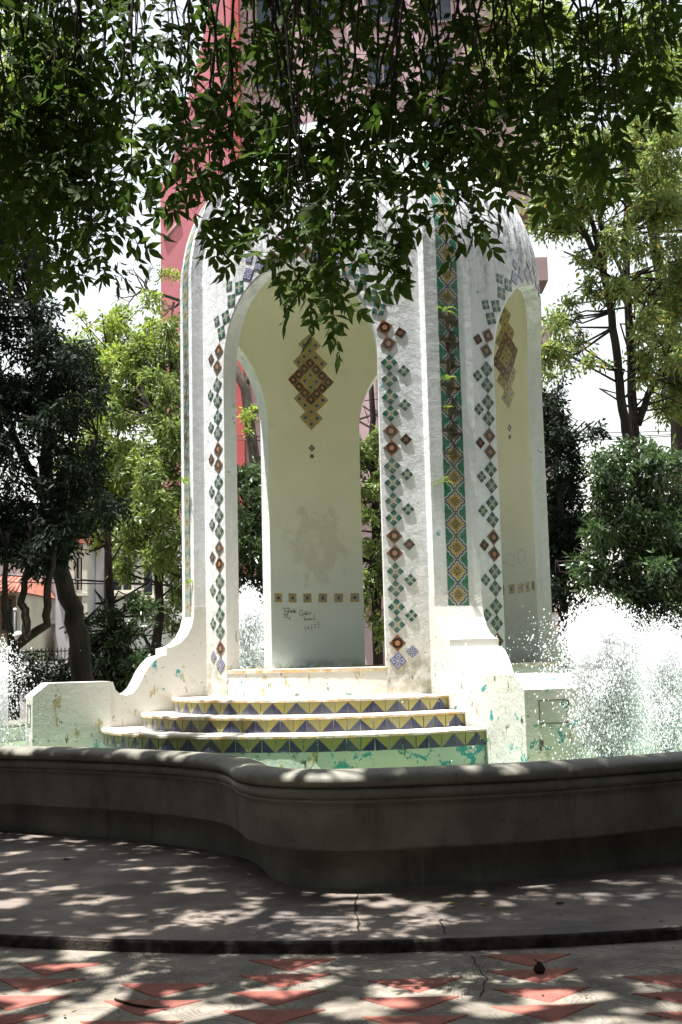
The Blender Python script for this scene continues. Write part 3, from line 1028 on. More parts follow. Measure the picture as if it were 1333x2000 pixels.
def crown_mesh(name, blobs, nleaf, ll, lw, seed, droop=0.5, fill=0.55, flt=None):
    rng = np.random.default_rng(seed)
    B = np.array([b[:6] for b in blobs], float)
    wgt = (B[:, 3] * B[:, 4] + B[:, 3] * B[:, 5] + B[:, 4] * B[:, 5]); wgt /= wgt.sum()
    # leaves grouped in small sprays
    nsp = nleaf // 7
    idx = rng.choice(len(B), nsp, p=wgt)
    u = rand_unit(rng, nsp)
    rad = np.where(rng.random(nsp) < fill, rng.normal(0.95, 0.13, nsp), rng.random(nsp) ** 0.5)
    C = B[idx, :3] + u * B[idx, 3:6] * rad[:, None]
    axis = u * 0.8 + rand_unit(rng, nsp) * 0.8 + np.array([0, 0, -droop]); axis /= np.linalg.norm(axis, axis=1, keepdims=True)
    C7 = np.repeat(C, 7, 0); A7 = np.repeat(axis, 7, 0); n = len(C7)
    tpar = np.tile(np.linspace(-0.5, 0.5, 7), nsp)
    side = np.tile(np.array([1, -1, 1, -1, 1, -1, 0]), nsp)[:, None]
    perp = np.cross(A7, np.repeat(rand_unit(rng, nsp), 7, 0)); perp /= (np.linalg.norm(perp, axis=1, keepdims=True) + 1e-9)
    P = C7 + A7 * tpar[:, None] * ll * 2.2 + rng.normal(size=(n, 3)) * ll * 0.12
    D = A7 * 0.8 + perp * side * 0.8 + rng.normal(size=(n, 3)) * 0.25 + np.array([0, 0, -droop * 0.5])
    Nn = np.cross(A7, perp) + rng.normal(size=(n, 3)) * 0.45
    Ls = ll * rng.uniform(0.65, 1.25, n); Ws = lw * rng.uniform(0.7, 1.25, n)
    if flt is not None:
        k = flt(P + D / np.linalg.norm(D, axis=1, keepdims=True) * Ls[:, None] * 0.5)
        P, D, Nn, Ls, Ws = P[k], D[k], Nn[k], Ls[k], Ws[k]
    V, F = cards(P, D, Nn, Ls, Ws)
    return mesh_fast(name, V, F)

def blobs_in(c, r, n, br, seed):
    rng = random.Random(seed); out = []
    for k in range(n):
        while True:
            p = [rng.uniform(-1, 1) for _ in range(3)]
            if sum(q * q for q in p) < 1: break
        s = br * rng.uniform(0.6, 1.35)
        out.append((c[0] + p[0] * r[0], c[1] + p[1] * r[1], c[2] + p[2] * r[2], s * 1.15, s * 1.15, s * 0.8))
    return out

def make_tree(name, label, cat, stems, blobs, nleaf, leaf, mat, bark, seed, group=None, droop=0.5, twigs=True, fill=0.55):
    b = stems[0][0][0]
    t = thing(name, label, cat, (b[0], b[1], 0), group)
    rng = random.Random(seed)
    mb = MB()
    ends = []
    for pts, r0, r1 in stems:
        n = len(pts)
        sm = []
        for i in range(n - 1):
            for k in range(4):
                f = k / 4; a, c = Vector(pts[i]), Vector(pts[i + 1])
                sm.append(a.lerp(c, f) + Vector((rng.gauss(0, r0 * 0.10), rng.gauss(0, r0 * 0.10), 0)))
        sm.append(Vector(pts[-1]))
        mb.tube(sm, [r0 + (r1 - r0) * i / (len(sm) - 1) for i in range(len(sm))], 9)
        ends += [(p, r0 + (r1 - r0) * i / (len(sm) - 1)) for i, p in enumerate(sm) if i > len(sm) * 0.35]
    mb.build('trunk', bark, t)
    if twigs and blobs:
        mb = MB()
        for bl in blobs:
            c = Vector(bl[:3])
            p, r = min(ends, key=lambda e: (e[0] - c).length + max(0, e[0].z - c.z) * 1.5)
            mid = p.lerp(c, 0.5) + Vector((rng.gauss(0, .25), rng.gauss(0, .25), rng.uniform(-.25, .45)))
            rr_ = min(r * 0.45, 0.022)
            mb.tube([p, mid, c], [rr_, rr_ * 0.7, rr_ * 0.3], 5)
            for k in range(3):
                e = c + Vector((rng.gauss(0, bl[3] * .7), rng.gauss(0, bl[4] * .7), rng.gauss(0, bl[5] * .6)))
                mb.tube([mid.lerp(c, 0.6), c.lerp(e, 0.45), e], [rr_ * 0.35, rr_ * 0.25, 0.004], 4)
        mb.build('branches', bark, t)['kind'] = 'stuff'
    if blobs:
        me = crown_mesh('crown', blobs, nleaf, leaf[0], leaf[1], seed + 5, droop, fill)
        o = link('crown', me, t, mat)
    return t

# ------------------------------------------------------------------ background buildings
MT['pink'] = plain('pink_render', (0.50, 0.17, 0.20), 0.85, 0.06, 0.5)
MT['red'] = plain('red_render', (0.42, 0.085, 0.085), 0.85, 0.08, 0.6)
MT['lilac'] = plain('lilac_render', (0.46, 0.31, 0.34), 0.85, 0.06, 0.5)
MT['lilac2'] = plain('lilac_slab', (0.27, 0.19, 0.185), 0.85, 0.10, 0.9)
MT['glassd'] = plain('window_glass', (0.035, 0.045, 0.06), 0.12, 0.1, 2)
MT['housew'] = plain('house_white', (0.74, 0.72, 0.72), 0.85, 0.08, 1.2)
MT['houseg'] = plain('house_grey', (0.50, 0.48, 0.50), 0.85, 0.08, 1.2)
MT['housec'] = plain('house_cream', (0.60, 0.55, 0.47), 0.85, 0.08, 1.2)
MT['clay'] = plain('roof_clay', (0.36, 0.13, 0.09), 0.85, 0.2, 8)
MT['iron'] = plain('iron_black', (0.02, 0.02, 0.022), 0.5, 0.1, 8)
MT['wood'] = plain('door_wood', (0.10, 0.06, 0.04), 0.7, 0.2, 8)

def window(mb_par, c, w, h, y, frame=None, parent=None, sill=True):
    """window on a wall facing -y at world y"""
    mb = MB(); x, z = c; f = 0.07
    mb.box((x - w / 2 - f / 2, y - 0.03, z), (f, 0.10, h + 2 * f)); mb.box((x + w / 2 + f / 2, y - 0.03, z), (f, 0.10, h + 2 * f))
    mb.box((x, y - 0.03, z + h / 2 + f / 2), (w, 0.10, f)); mb.box((x, y - 0.03, z - h / 2 - f / 2), (w, 0.10, f))
    mb.box((x, y - 0.02, z), (0.05, 0.05, h))
    if sill: mb.box((x, y - 0.09, z - h / 2 - f - 0.05), (w + 0.35, 0.22, 0.08))
    o = mb.build('window', frame or MT['housew'], parent)
    mb = MB(); mb.box((x, y + 0.01, z), (w, 0.03, h)); mb.build('pane', MT['glassd'], o)
    return o

# tall pink and lilac apartment tower
D0 = 50.0; Y0 = CAM.y + D0
tw = thing('apartment_tower', 'tall pink and lilac apartment tower rising behind the pavilion dome', 'building', (0, Y0, 0))
def X50(px_, py_): return at(px_, py_, D0)
xl = X50(315, 600).x; xr = X50(462, 780).x; zs = X50(315, 358).z; zt = X50(425, 20).z + 6
mb = MB()
prof_ = [(xl, 0), (xr, 0), (xr, zt), (X50(432, 10).x + 0.6, zt), (X50(398, 65).x, X50(398, 65).z), (X50(332, 345).x, X50(332, 345).z), (xl, zs)]
vs = [(x, Y0, z) for x, z in prof_] + [(x, Y0 + 14, z) for x, z in prof_]
N_ = len(prof_)
mb.add(vs, [tuple(range(N_)), tuple(range(2 * N_ - 1, N_ - 1, -1))] + [(i, N_ + i, N_ + (i + 1) % N_, (i + 1) % N_) for i in range(N_)])
mb.build('stair_tower', MT['pink'], tw)
for (a, b) in (((318, 425), (352, 372)), ((322, 470), (352, 430)), ((345, 330), (385, 250))):
    p, q_ = X50(*a), X50(*b)
    mb = MB(); mb.tube([(p.x, Y0, p.z), (q_.x, Y0, q_.z)], 0.07, 6); mb.build('diagonal_strip', MT['lilac2'], tw)  # thin dark diagonal strips on the tower face
mb = MB(); mb.box((xr + 0.17, Y0 + 0.4, zt / 2), (0.35, 1.2, zt)); mb.build('red_fin', MT['red'], tw)
mb = MB(); x0 = xr + 0.35; x1 = X50(1040, 560).x
mb.box(((x0 + x1) / 2, Y0 + 6.5, 17.5), (x1 - x0, 12, 35)); mb.build('block', MT['lilac'], tw)
for fl in range(1, 12):
    z = 2.9 * fl
    mb = MB(); mb.box((x1 - 1.0, Y0 - 0.3, z), (3.0, 1.9, 1.0)); bal = mb.build('balcony', MT['lilac2'], tw)
    for k in range(4):
        window(None, (x0 + 1.4 + k * 2.45, z + 1.15), 1.3, 1.35, Y0 + 0.5, MT['lilac2'], tw)

# white town houses behind the trees on the left
D1 = 32.0; Y1 = CAM.y + D1
def X32(a, b): return at(a, b, D1)
h1 = thing('town_house', 'white two storey town house with dark windows behind the left trees', 'house', (X32(100, 1290).x, Y1, 0))
a = X32(74, 1290).x; b = X32(122, 1290).x; ztop = X32(100, 1075).z
mb = MB(); mb.box(((a + b) / 2, Y1 + 3, ztop / 2), (b - a, 6, ztop)); mb.build('wall', MT['housew'], h1)
mb = MB(); mb.box(((a + b) / 2, Y1 - 0.08, X32(90, 1215).z), (b - a + 0.1, 0.3, 0.12)); mb.build('cornice', MT['housew'], h1)
mb = MB(); mb.box(((a + b) / 2, Y1 + 2.9, ztop + 0.1), (b - a + 0.3, 6.3, 0.2)); mb.build('parapet', MT['housew'], h1)
window(None, (X32(91, 1145).x, X32(91, 1145).z), 0.14, 0.55, Y1, MT['housec'], h1)
window(None, (X32(91, 1268).x, X32(91, 1268).z), 0.16, 0.42, Y1, MT['housec'], h1)
window(None, (X32(116, 1270).x, X32(116, 1270).z), 0.14, 0.42, Y1, MT['housec'], h1)
h2 = thing('town_house', 'grey town house with a tall shuttered window behind the thin left tree', 'house', (X32(150, 1290).x, Y1 - 1, 0))
a = X32(124, 1290).x; b = X32(186, 1290).x; ztop = X32(160, 1065).z
mb = MB(); mb.box(((a + b) / 2, Y1 + 2.2, ztop / 2), (b - a, 6, ztop)); mb.build('wall', MT['houseg'], h2)
for xx in (158, 183):
    mb = MB(); mb.box((X32(xx, 1150).x, Y1 - 0.88, ztop / 2), (0.14, 0.2, ztop)); mb.build('pilaster', MT['housec'], h2)
mb = MB(); mb.box(((a + b) / 2, Y1 + 2.1, ztop + 0.08), (b - a + 0.4, 6.3, 0.25)); mb.build('cornice', MT['clay'], h2)
window(None, (X32(171, 1125).x, X32(171, 1125).z), 0.16, 0.85, Y1 - 0.8, MT['housec'], h2)
h3 = thing('town_house', 'long pale lilac house wall half hidden by leaves left of the pavilion', 'house', (X32(260, 1290).x, Y1, 0))
a = X32(187, 1290).x; b = X32(420, 1290).x; ztop = X32(300, 1040).z
mb = MB(); mb.box(((a + b) / 2, Y1 + 3, ztop / 2), (b - a, 6, ztop)); mb.build('wall', MT['housew'], h3)
mb = MB(); mb.box(((a + b) / 2, Y1 + 2.95, ztop + 0.1), (b - a + 0.2, 6.3, 0.2)); mb.build('parapet', MT['housec'], h3)
mb = MB(); mb.box((X32(206, 1200).x, Y1 - 0.03, 2.0), (0.05, 0.05, 4.0)); mb.build('drain_pipe', MT['houseg'], h3)
for xx, yy in ((240, 1120), (300, 1130)): window(None, (X32(xx, yy).x, X32(xx, yy).z), 0.5, 0.9, Y1, MT['housec'], h3)
Y2 = CAM.y + 29
h4 = thing('small_house', 'low cream house with a red clay tile roof at the left edge', 'house', (at(20, 1290, 29).x, Y2, 0))
a = at(-90, 1290, 29).x; b = at(40, 1290, 29).x; ztop = at(20, 1158, 29).z
mb = MB(); mb.box(((a + b) / 2, Y2 + 2.5, ztop / 2), (b - a, 5, ztop)); mb.build('wall', MT['housec'], h4)
zr = at(20, 1138, 29).z
mb = MB(); mb.add([(a - .2, Y2 - .25, ztop), (b + .1, Y2 - .25, ztop), (b - .25, Y2 + 1.2, zr + .25), (a + .2, Y2 + 1.2, zr + .25), (b + .1, Y2 + 5.1, ztop), (a - .2, Y2 + 5.1, ztop)], [(0, 1, 2, 3), (1, 4, 2), (4, 5, 3, 2), (5, 0, 3)])
rf = mb.build('roof', MT['clay'], h4)
for k in range(14):
    xx = a + (b - a) * (k + .5) / 14
    mb = MB(); mb.tube([(xx, Y2 - .27, ztop + .02), (min(xx, b - .3), Y2 + 1.15, zr + .25)], 0.045, 6); mb.build('roof_tile', MT['clay'], rf)
window(None, (at(16, 1200, 29).x, at(16, 1200, 29).z), 0.25, 0.75, Y2, MT['wood'], h4)
h5 = thing('town_house', 'grey white house wall between the far left tree stems', 'house', (at(60, 1290, 34).x, CAM.y + 34, 0))
a = at(-60, 1290, 34).x; b = at(80, 1290, 34).x; zt5 = at(40, 1085, 34).z
mb = MB(); mb.box(((a + b) / 2, CAM.y + 37, zt5 / 2), (b - a, 6, zt5)); mb.build('wall', MT['houseg'], h5)
mb = MB(); mb.box(((a + b) / 2, CAM.y + 36.9, zt5 + .1), (b - a + .3, 6.4, .2)); mb.build('parapet', MT['housew'], h5)
window(None, (at(62, 1145, 34).x, at(62, 1145, 34).z), 0.35, 0.5, CAM.y + 34, MT['housew'], h5)
# house at the right
Y6 = CAM.y + 30
h6 = thing('stepped_house', 'small lilac house with stepped ledges just right of the pavilion', 'house', (at(1085, 1290, 30).x, Y6, 0))
for (x0_, x1_, y0_, y1_, m_, dy) in ((1060, 1104, 1238, 1300, 'housew', 0.0), (1060, 1098, 1212, 1238, 'lilac2', 0.1), (1060, 1110, 1194, 1212, 'housew', 0.2), (1060, 1100, 1180, 1194, 'lilac2', 0.1), (1060, 1106, 1160, 1180, 'housew', 0.3)):
    p, q_ = at(x0_, y1_, 30), at(x1_, y0_, 30)
    mb = MB(); mb.box(((p.x + q_.x) / 2, Y6 + 2 + dy, (p.z + q_.z) / 2), (q_.x - p.x, 4, q_.z - p.z)); mb.build('wall', MT[m_], h6)
window(None, (at(1085, 1170, 30).x, at(1085, 1170, 30).z), 0.2, 0.2, Y6 + 0.25, MT['housec'], h6, False)
# low brown building seen through the right-hand opening
Y7 = CAM.y + 36
h7 = thing('low_house', 'low brown pink house seen through the arch behind the shrubs', 'house', (at(720, 1290, 36).x, Y7, 0))
p, q_ = at(560, 1290, 36), at(900, 960, 36)
mb = MB(); mb.box(((p.x + q_.x) / 2, Y7 + 3, q_.z / 2), (q_.x - p.x, 6, q_.z)); mb.build('wall', MT['lilac'], h7)
mb = MB(); mb.box(((p.x + q_.x) / 2, Y7 + 2.9, q_.z + .1), (q_.x - p.x + .3, 6.4, .2)); mb.build('parapet', MT['lilac2'], h7)
window(None, (at(725, 1150, 36).x, at(725, 1150, 36).z), 0.6, 0.9, Y7, MT['lilac2'], h7)

# iron fence along the garden edge
Yf = CAM.y + 23
fn = thing('iron_fence', 'black iron railing fence between the garden and the white houses', 'fence', (-4.5, Yf, 0))
za, zb = at(100, 1292, 23).z, at(100, 1272, 23).z
x0f, x1f = at(-40, 1290, 23).x, at(360, 1290, 23).x
mb = MB(); mb.box(((x0f + x1f) / 2, Yf, (za) / 2), (x1f - x0f, 0.25, za)); mb.build('base_wall', MT['houseg'], fn)
for z in (za + 0.03, zb):
    mb = MB(); mb.box(((x0f + x1f) / 2, Yf, z), (x1f - x0f, 0.03, 0.02)); mb.build('rail', MT['iron'], fn)
barm = MB(); barm.box((0, 0, 0), (0.016, 0.016, zb - za + 0.06)); bme = barm.mesh('bar'); bme.materials.append(MT['iron'])
k = x0f
while k < x1f:
    link('bar', bme, fn, mw=Matrix.Translation((k, Yf, (za + zb) / 2 + 0.03))); k += 0.075

# overhead wires
def wire(label, p, q_, sag, r=0.012):
    pts = []
    for i in range(25):
        f = i / 24
        v = p.lerp(q_, f); pts.append((v.x, v.y, v.z - sag * 4 * f * (1 - f)))
    mb = MB(); mb.tube(pts, r, 5)
    tag(mb.build('power_line', MT['iron']), label, 'wire', 'power lines over the garden')
wire('thick black power line crossing in front of the left houses, upper one', at(-300, 1098, 24), at(900, 1165, 24), 0.1, 0.02)
wire('thin black power line below the thick one on the left', at(-300, 1128, 24), at(900, 1146, 24), 0.05, 0.013)
for i, yy in enumerate((845, 853)):
    wire(('upper' if i == 0 else 'lower') + ' of two thin wires crossing behind the pavilion arches', at(250, yy - 5, 26), at(1120, yy + 25, 26), 0.05, 0.011)
for i, yy in enumerate((846, 856, 862)):
    wire(('upper', 'middle', 'lowest')[i] + ' of three thin wires against the sky between the right trunks', at(1040, yy, 27), at(1500, yy - 14 - i * 5, 27), 0.05, 0.010)

# garden lamps
def lamp(p, label, gr):
    t = thing('garden_lamp', label, 'lamp', (p.x, p.y, 0), 'globe lamps in the garden')
    mb = MB(); mb.tube([(p.x, p.y, 0), (p.x, p.y, p.z - gr)], 0.035, 8); mb.build('post', MT['iron'], t)
    mb = MB(); mb.lathe((p.x, p.y, p.z), [(0.001, -gr), (gr * .5, -gr * .87), (gr * .87, -gr * .5), (gr, 0), (gr * .87, gr * .5), (gr * .5, gr * .87), (0.001, gr)], 14)
    mb.build('globe', MT['globe'], t)
MT['globe'] = plain('lamp_globe', (0.75, 0.72, 0.66), 0.3, 0.05)
lamp(at(36, 1241, 20), 'larger white globe lamp low among the left tree stems', 0.075)
lamp(at(30, 1191, 21), 'smaller white globe lamp above the larger one at the left', 0.035)
lamp(at(461, 914, 25), 'pale lamp head seen through the left side of the front arch', 0.07)

# ------------------------------------------------------------------ background trees
def PT(lst, d): return [tuple(at(x, y, d)) for x, y in lst]
def blobpx(lst, d, dj=1.0, seed=0):
    """(px, py, radius in px) clumps at depth d"""
    rng = random.Random(seed); out = []
    for x, y, r in lst:
        dd = d + rng.uniform(-dj, dj); p = at(x, y, dd); rm = r * dd / FPX
        for k in range(5):
            f = rng.uniform(.28, .62) * rm; o_ = Vector((rng.gauss(0, .62), rng.gauss(0, .62), rng.gauss(0, .55))) * rm
            out.append((p.x + o_.x, p.y + o_.y, p.z + o_.z, f * 1.1, f * 1.1, f * 0.8))
    return out
def px_ground(x, d): p = at(x, 1290, d); return (p.x, p.y, -0.05)

# dark tree at the left
d = 17.0
st = [([px_ground(172, d)] + PT([(160, 1290), (140, 1190), (112, 1090), (95, 950), (80, 780), (70, 620)], d), 0.17, 0.07),
      (PT([(118, 1110), (150, 980), (190, 850)], d), 0.09, 0.03), (PT([(100, 1000), (30, 860), (-30, 700)], d), 0.08, 0.03)]
bl = blobpx([(20, 620, 70), (-40, 560, 90), (60, 720, 75), (120, 730, 60), (20, 800, 90), (100, 820, 80), (160, 800, 40), (60, 900, 95), (140, 930, 65), (10, 960, 90), (90, 1000, 80), (160, 1010, 50), (-60, 700, 100), (-60, 850, 110), (-30, 1020, 80), (40, 1060, 45), (115, 1050, 40), (60, 640, 40), (100, 680, 40), (-20, 480, 80), (-60, 380, 90), (0, 540, 60)], d, 1.2, 3)
make_tree('dark_tree', 'dense dark tree with a leaning black trunk at the left', 'tree', st, bl, 42000, (0.11, 0.036), MT['leaf_dark'], MT['bark'], 11, fill=0.7)
# forked stems far left
d = 16.0
st = [([px_ground(28, d)] + PT([(28, 1290), (25, 1265), (90, 1220), (92, 1150), (105, 1090), (112, 1040)], d), 0.08, 0.035),
      (PT([(25, 1275), (52, 1240), (50, 1190), (40, 1180), (50, 1140), (58, 1080), (60, 1020)], d), 0.065, 0.035),
      (PT([(25, 1280), (20, 1230), (8, 1190), (12, 1110), (15, 1040)], d), 0.055, 0.03), (PT([(52, 1130), (80, 1110), (100, 1080)], d), 0.035, 0.02)]
make_tree('forked_tree', 'slim dark tree with crooked forked stems at the far left', 'tree', st, blobpx([(60, 1090, 25), (90, 1085, 25), (20, 1080, 30), (50, 1060, 40), (110, 1060, 30)], d, 0.3, 4), 2600, (0.10, 0.035), MT['leaf_dark'], MT['bark'], 12)
# lime green trees left of the pavilion
d = 23.0
st = [([px_ground(212, d)] + PT([(212, 1290), (210, 1100), (208, 950), (206, 800), (208, 680)], d), 0.09, 0.03), (PT([(208, 960), (225, 880), (240, 800)], d), 0.05, 0.02)]
bl = blobpx([(215, 640, 35), (245, 630, 32), (180, 690, 38), (220, 700, 45), (260, 690, 38), (160, 730, 35), (190, 760, 45), (235, 760, 45), (205, 820, 50), (170, 800, 40), (190, 880, 50), (230, 870, 45), (215, 930, 50), (180, 940, 45), (150, 870, 40), (205, 1000, 40), (175, 1020, 35), (240, 980, 40), (280, 660, 30), (225, 1045, 30)], d, 1.5, 5)
make_tree('lime_tree', 'sunlit yellow green tree with a straight thin trunk left of the pavilion', 'tree', st, bl, 20000, (0.125, 0.045), MT['leaf_lime'], MT['bark'], 13, fill=0.6)
d = 21.0
st = [([px_ground(300, d)] + PT([(300, 1300), (312, 1200), (312, 1080), (300, 1010), (312, 930), (315, 830)], d), 0.10, 0.04), (PT([(305, 1040), (280, 1010), (265, 960)], d), 0.06, 0.03), (PT([(312, 1150), (290, 1060), (262, 1020)], d), 0.05, 0.025), (PT([(305, 1290), (285, 1250), (275, 1220)], d), 0.04, 0.02)]
bl = blobpx([(300, 720, 45), (270, 740, 40), (330, 690, 35), (335, 760, 40), (285, 800, 50), (330, 820, 40), (300, 860, 45), (260, 840, 40), (340, 880, 35), (320, 930, 45), (270, 930, 45), (290, 1000, 45), (340, 980, 35), (250, 1010, 40), (330, 1060, 40), (285, 1070, 40), (345, 1120, 30), (350, 640, 25), (345, 1200, 30)], d, 1.3, 6)
make_tree('branching_tree', 'branching green tree with dark crooked limbs beside the left pier', 'tree', st, bl, 20000, (0.12, 0.045), MT['leaf_mid'], MT['bark'], 14, fill=0.6)
# slender tree with low leaves
d = 18.5
st = [([px_ground(222, d)] + PT([(222, 1330), (220, 1230), (217, 1130), (212, 1000), (205, 950)], d), 0.055, 0.03), (PT([(216, 1100), (240, 1060), (200, 1030)], d), 0.02, 0.01)]
bl = blobpx([(240, 1255, 24), (190, 1250, 22), (255, 1280, 30), (215, 1300, 30), (185, 1305, 26), (275, 1305, 28), (240, 1330, 25), (160, 1215, 18), (205, 1205, 14), (265, 1180, 16), (285, 1200, 16)], d, 0.5, 7)
make_tree('slender_tree', 'slender dark stemmed tree with low leaves above the scroll wall', 'tree', st, bl, 6500, (0.11, 0.04), MT['leaf_shiny'], MT['bark'], 15)
# bare branches beside the pink tower
d = 26.0
tb = thing('bare_tree', 'nearly leafless branches against the sky beside the pink tower', 'tree', px_ground(520, d))
mb = MB()
rng = random.Random(3)
def bare(p, q_, r, lev):
    p, q_ = Vector(p), Vector(q_); m_ = p.lerp(q_, .5) + Vector((rng.gauss(0, .06), 0, rng.gauss(0, .06))) * (q_ - p).length
    mb.tube([p, m_, q_], [r, r * .8, r * .55], 5)
    if lev:
        for k in range(3):
            f = rng.uniform(.35, 1); s_ = p.lerp(q_, f); dv_ = (q_ - p) * rng.uniform(.35, .6)
            a_ = rng.choice((-1, 1)) * rng.uniform(.4, 1.0)
            e_ = s_ + Vector((dv_.x * math.cos(a_) - dv_.z * math.sin(a_), rng.gauss(0, .2), dv_.x * math.sin(a_) + dv_.z * math.cos(a_)))
            bare(s_, e_, r * .5, lev - 1)
g0 = px_ground(520, d)
mb.tube([g0, at(510, 1000, d), at(480, 760, d), at(420, 640, d)], [.16, .13, .11, .08], 8)
for a_, b_, r_ in (((420, 640), (355, 588), .06), ((355, 588), (265, 560), .04), ((300, 585), (262, 530), .03), ((340, 590), (290, 690), .03), ((480, 760), (500, 640), .05), ((490, 800), (700, 760), .05), ((500, 900), (760, 800), .05)):
    bare(at(*a_, d), at(*b_, d), r_, 3)
mb.build('trunk', MT['barkg'], tb)
link('crown', crown_mesh('crown', blobpx([(330, 540, 18), (345, 620, 16), (320, 610, 14), (475, 820, 20), (500, 800, 18)], d, .3, 8), 900, .10, .04, 21), tb, MT['leaf_lime'])
# bushes seen through the arches
d = 22.0
st = [([px_ground(490, d)] + PT([(490, 1290), (490, 1150), (488, 1000)], d), 0.09, 0.04)]
bl = blobpx([(480, 930, 30), (505, 940, 28), (470, 980, 32), (500, 990, 35), (485, 1040, 38), (520, 1030, 30), (470, 1090, 35), (505, 1090, 35), (490, 1140, 38), (525, 1150, 30), (460, 1150, 35), (480, 1200, 38), (515, 1210, 35), (450, 1230, 35), (500, 1260, 35), (540, 1080, 30), (430, 1060, 35), (425, 1150, 35)], d, .8, 9)
make_tree('round_shrub', 'rounded glossy green shrub seen through the left side of the front arch', 'tree', st, bl, 15000, (0.12, 0.05), MT['leaf_shiny'], MT['bark'], 16, fill=0.75)
d = 24.0
st = [([px_ground(738, d)] + PT([(738, 1290), (735, 1100), (733, 980), (730, 850), (722, 720)], d), 0.12, 0.05)]
bl = blobpx([(715, 890, 26), (740, 870, 24), (700, 920, 24), (725, 940, 26), (750, 930, 25), (705, 1000, 22), (720, 1080, 24), (745, 1060, 20), (700, 1120, 26), (725, 1140, 26), (755, 1110, 24), (705, 1180, 22), (740, 1220, 20), (690, 870, 25), (680, 960, 25), (770, 1000, 30), (770, 1150, 30)], d, .8, 10)
make_tree('thin_tree', 'light green tree seen through the right side of the front arch', 'tree', st, bl, 8500, (0.12, 0.045), MT['leaf_mid'], MT['bark'], 17)
# trees right of the pavilion
d = 19.0
st = [([px_ground(1100, d)] + PT([(1100, 1290), (1100, 1150), (1095, 1000), (1085, 880)], d), 0.09, 0.04)]
bl = blobpx([(1070, 800, 30), (1095, 830, 30), (1060, 850, 32), (1110, 880, 32), (1075, 900, 38), (1125, 930, 30), (1080, 960, 42), (1120, 990, 40), (1070, 1020, 40), (1110, 1050, 42), (1080, 1090, 42), (1130, 1100, 40), (1075, 1150, 35), (1115, 1155, 38), (1060, 760, 25), (1050, 930, 40), (1045, 1060, 40), (1140, 1030, 35)], d, .7, 11)
make_tree('bushy_tree', 'dark bushy tree directly behind the right pier', 'tree', st, bl, 17000, (0.10, 0.036), MT['leaf_dark'], MT['bark'], 18, fill=0.75)
d = 20.0
st = [([px_ground(1245, d)] + PT([(1245, 1290), (1240, 1000), (1232, 880), (1215, 800), (1207, 700), (1190, 580), (1175, 520), (1140, 450), (1110, 400), (1085, 340)], d), 0.11, 0.035),
      (PT([(1185, 560), (1165, 470), (1155, 420), (1120, 360)], d), 0.06, 0.03), (PT([(1182, 545), (1178, 460), (1165, 380)], d), 0.05, 0.025), (PT([(1150, 470), (1110, 430), (1060, 400)], d), 0.035, 0.015), (PT([(1200, 640), (1130, 690), (1080, 700)], d), 0.025, 0.01)]
bl = blobpx([(1070, 420, 35), (1100, 450, 30), (1050, 440, 25), (1090, 380, 40), (1130, 400, 35), (1120, 330, 40), (1170, 350, 40), (1060, 350, 40), (1130, 500, 22), (1080, 660, 35), (1110, 630, 28), (1060, 690, 30), (1130, 660, 22), (1160, 700, 18), (1080, 720, 25), (1200, 560, 28), (1215, 480, 30), (1160, 560, 20), (1140, 280, 45), (1200, 260, 45), (1080, 270, 45), (1180, 440, 28)], d, 1.0, 12)
make_tree('tall_tree', 'tall tree with a dark leaning trunk fanning into limbs right of the dome', 'tree', st, bl, 13000, (0.125, 0.04), MT['leaf_gold'], MT['bark'], 19, fill=0.5)
d = 21.0
st = [([px_ground(1242, d)] + PT([(1242, 1290), (1244, 1000), (1240, 860), (1234, 740), (1228, 600), (1222, 480), (1225, 380), (1230, 280)], d), 0.115, 0.045),
      (PT([(1246, 830), (1275, 750), (1320, 710), (1370, 660)], d), 0.07, 0.03), (PT([(1228, 560), (1200, 500), (1170, 440)], d), 0.04, 0.02), (PT([(1226, 430), (1270, 380), (1320, 330)], d), 0.04, 0.02)]
bl = blobpx([(1280, 360, 45), (1320, 330, 50), (1260, 420, 35), (1310, 430, 45), (1270, 480, 35), (1320, 510, 50), (1270, 560, 40), (1310, 590, 45), (1260, 630, 35), (1300, 660, 45), (1340, 640, 50), (1270, 700, 28), (1310, 740, 40), (1340, 800, 40), (1290, 790, 25), (1245, 330, 40), (1290, 280, 50), (1340, 250, 55), (1260, 240, 45), (1360, 420, 60), (1370, 560, 60), (1380, 720, 60), (1260, 700, 22), (1230, 560, 25)], d, 1.4, 13)
make_tree('leafy_tree', 'tall leafy tree with a straight vine wrapped trunk at the right edge', 'tree', st, bl, 26000, (0.125, 0.042), MT['leaf_gold'], MT['bark'], 20, fill=0.6)
d = 18.0
st = [([px_ground(1270, d)] + PT([(1270, 1290), (1265, 1150), (1255, 1020)], d), 0.07, 0.03), ([px_ground(1190, d)] + PT([(1190, 1290), (1185, 1150), (1180, 1050)], d), 0.06, 0.03)]
bl = blobpx([(1200, 900, 32), (1240, 880, 30), (1280, 900, 38), (1320, 880, 45), (1170, 950, 32), (1215, 960, 42), (1265, 970, 45), (1320, 960, 50), (1160, 1010, 35), (1205, 1030, 42), (1260, 1050, 48), (1315, 1050, 50), (1170, 1080, 38), (1220, 1110, 45), (1280, 1130, 48), (1330, 1140, 50), (1180, 1150, 35), (1240, 1180, 40), (1310, 1210, 45), (1160, 1120, 30), (1370, 1000, 70), (1370, 1150, 70), (1150, 1190, 30), (1200, 1230, 35), (1270, 1250, 40), (1150, 1250, 30)], d, .9, 14)
make_tree('glossy_shrub', 'large glossy green shrub behind the right fountain spray', 'shrub', st, bl, 27000, (0.115, 0.042), MT['leaf_shiny'], MT['bark'], 22, fill=0.72)
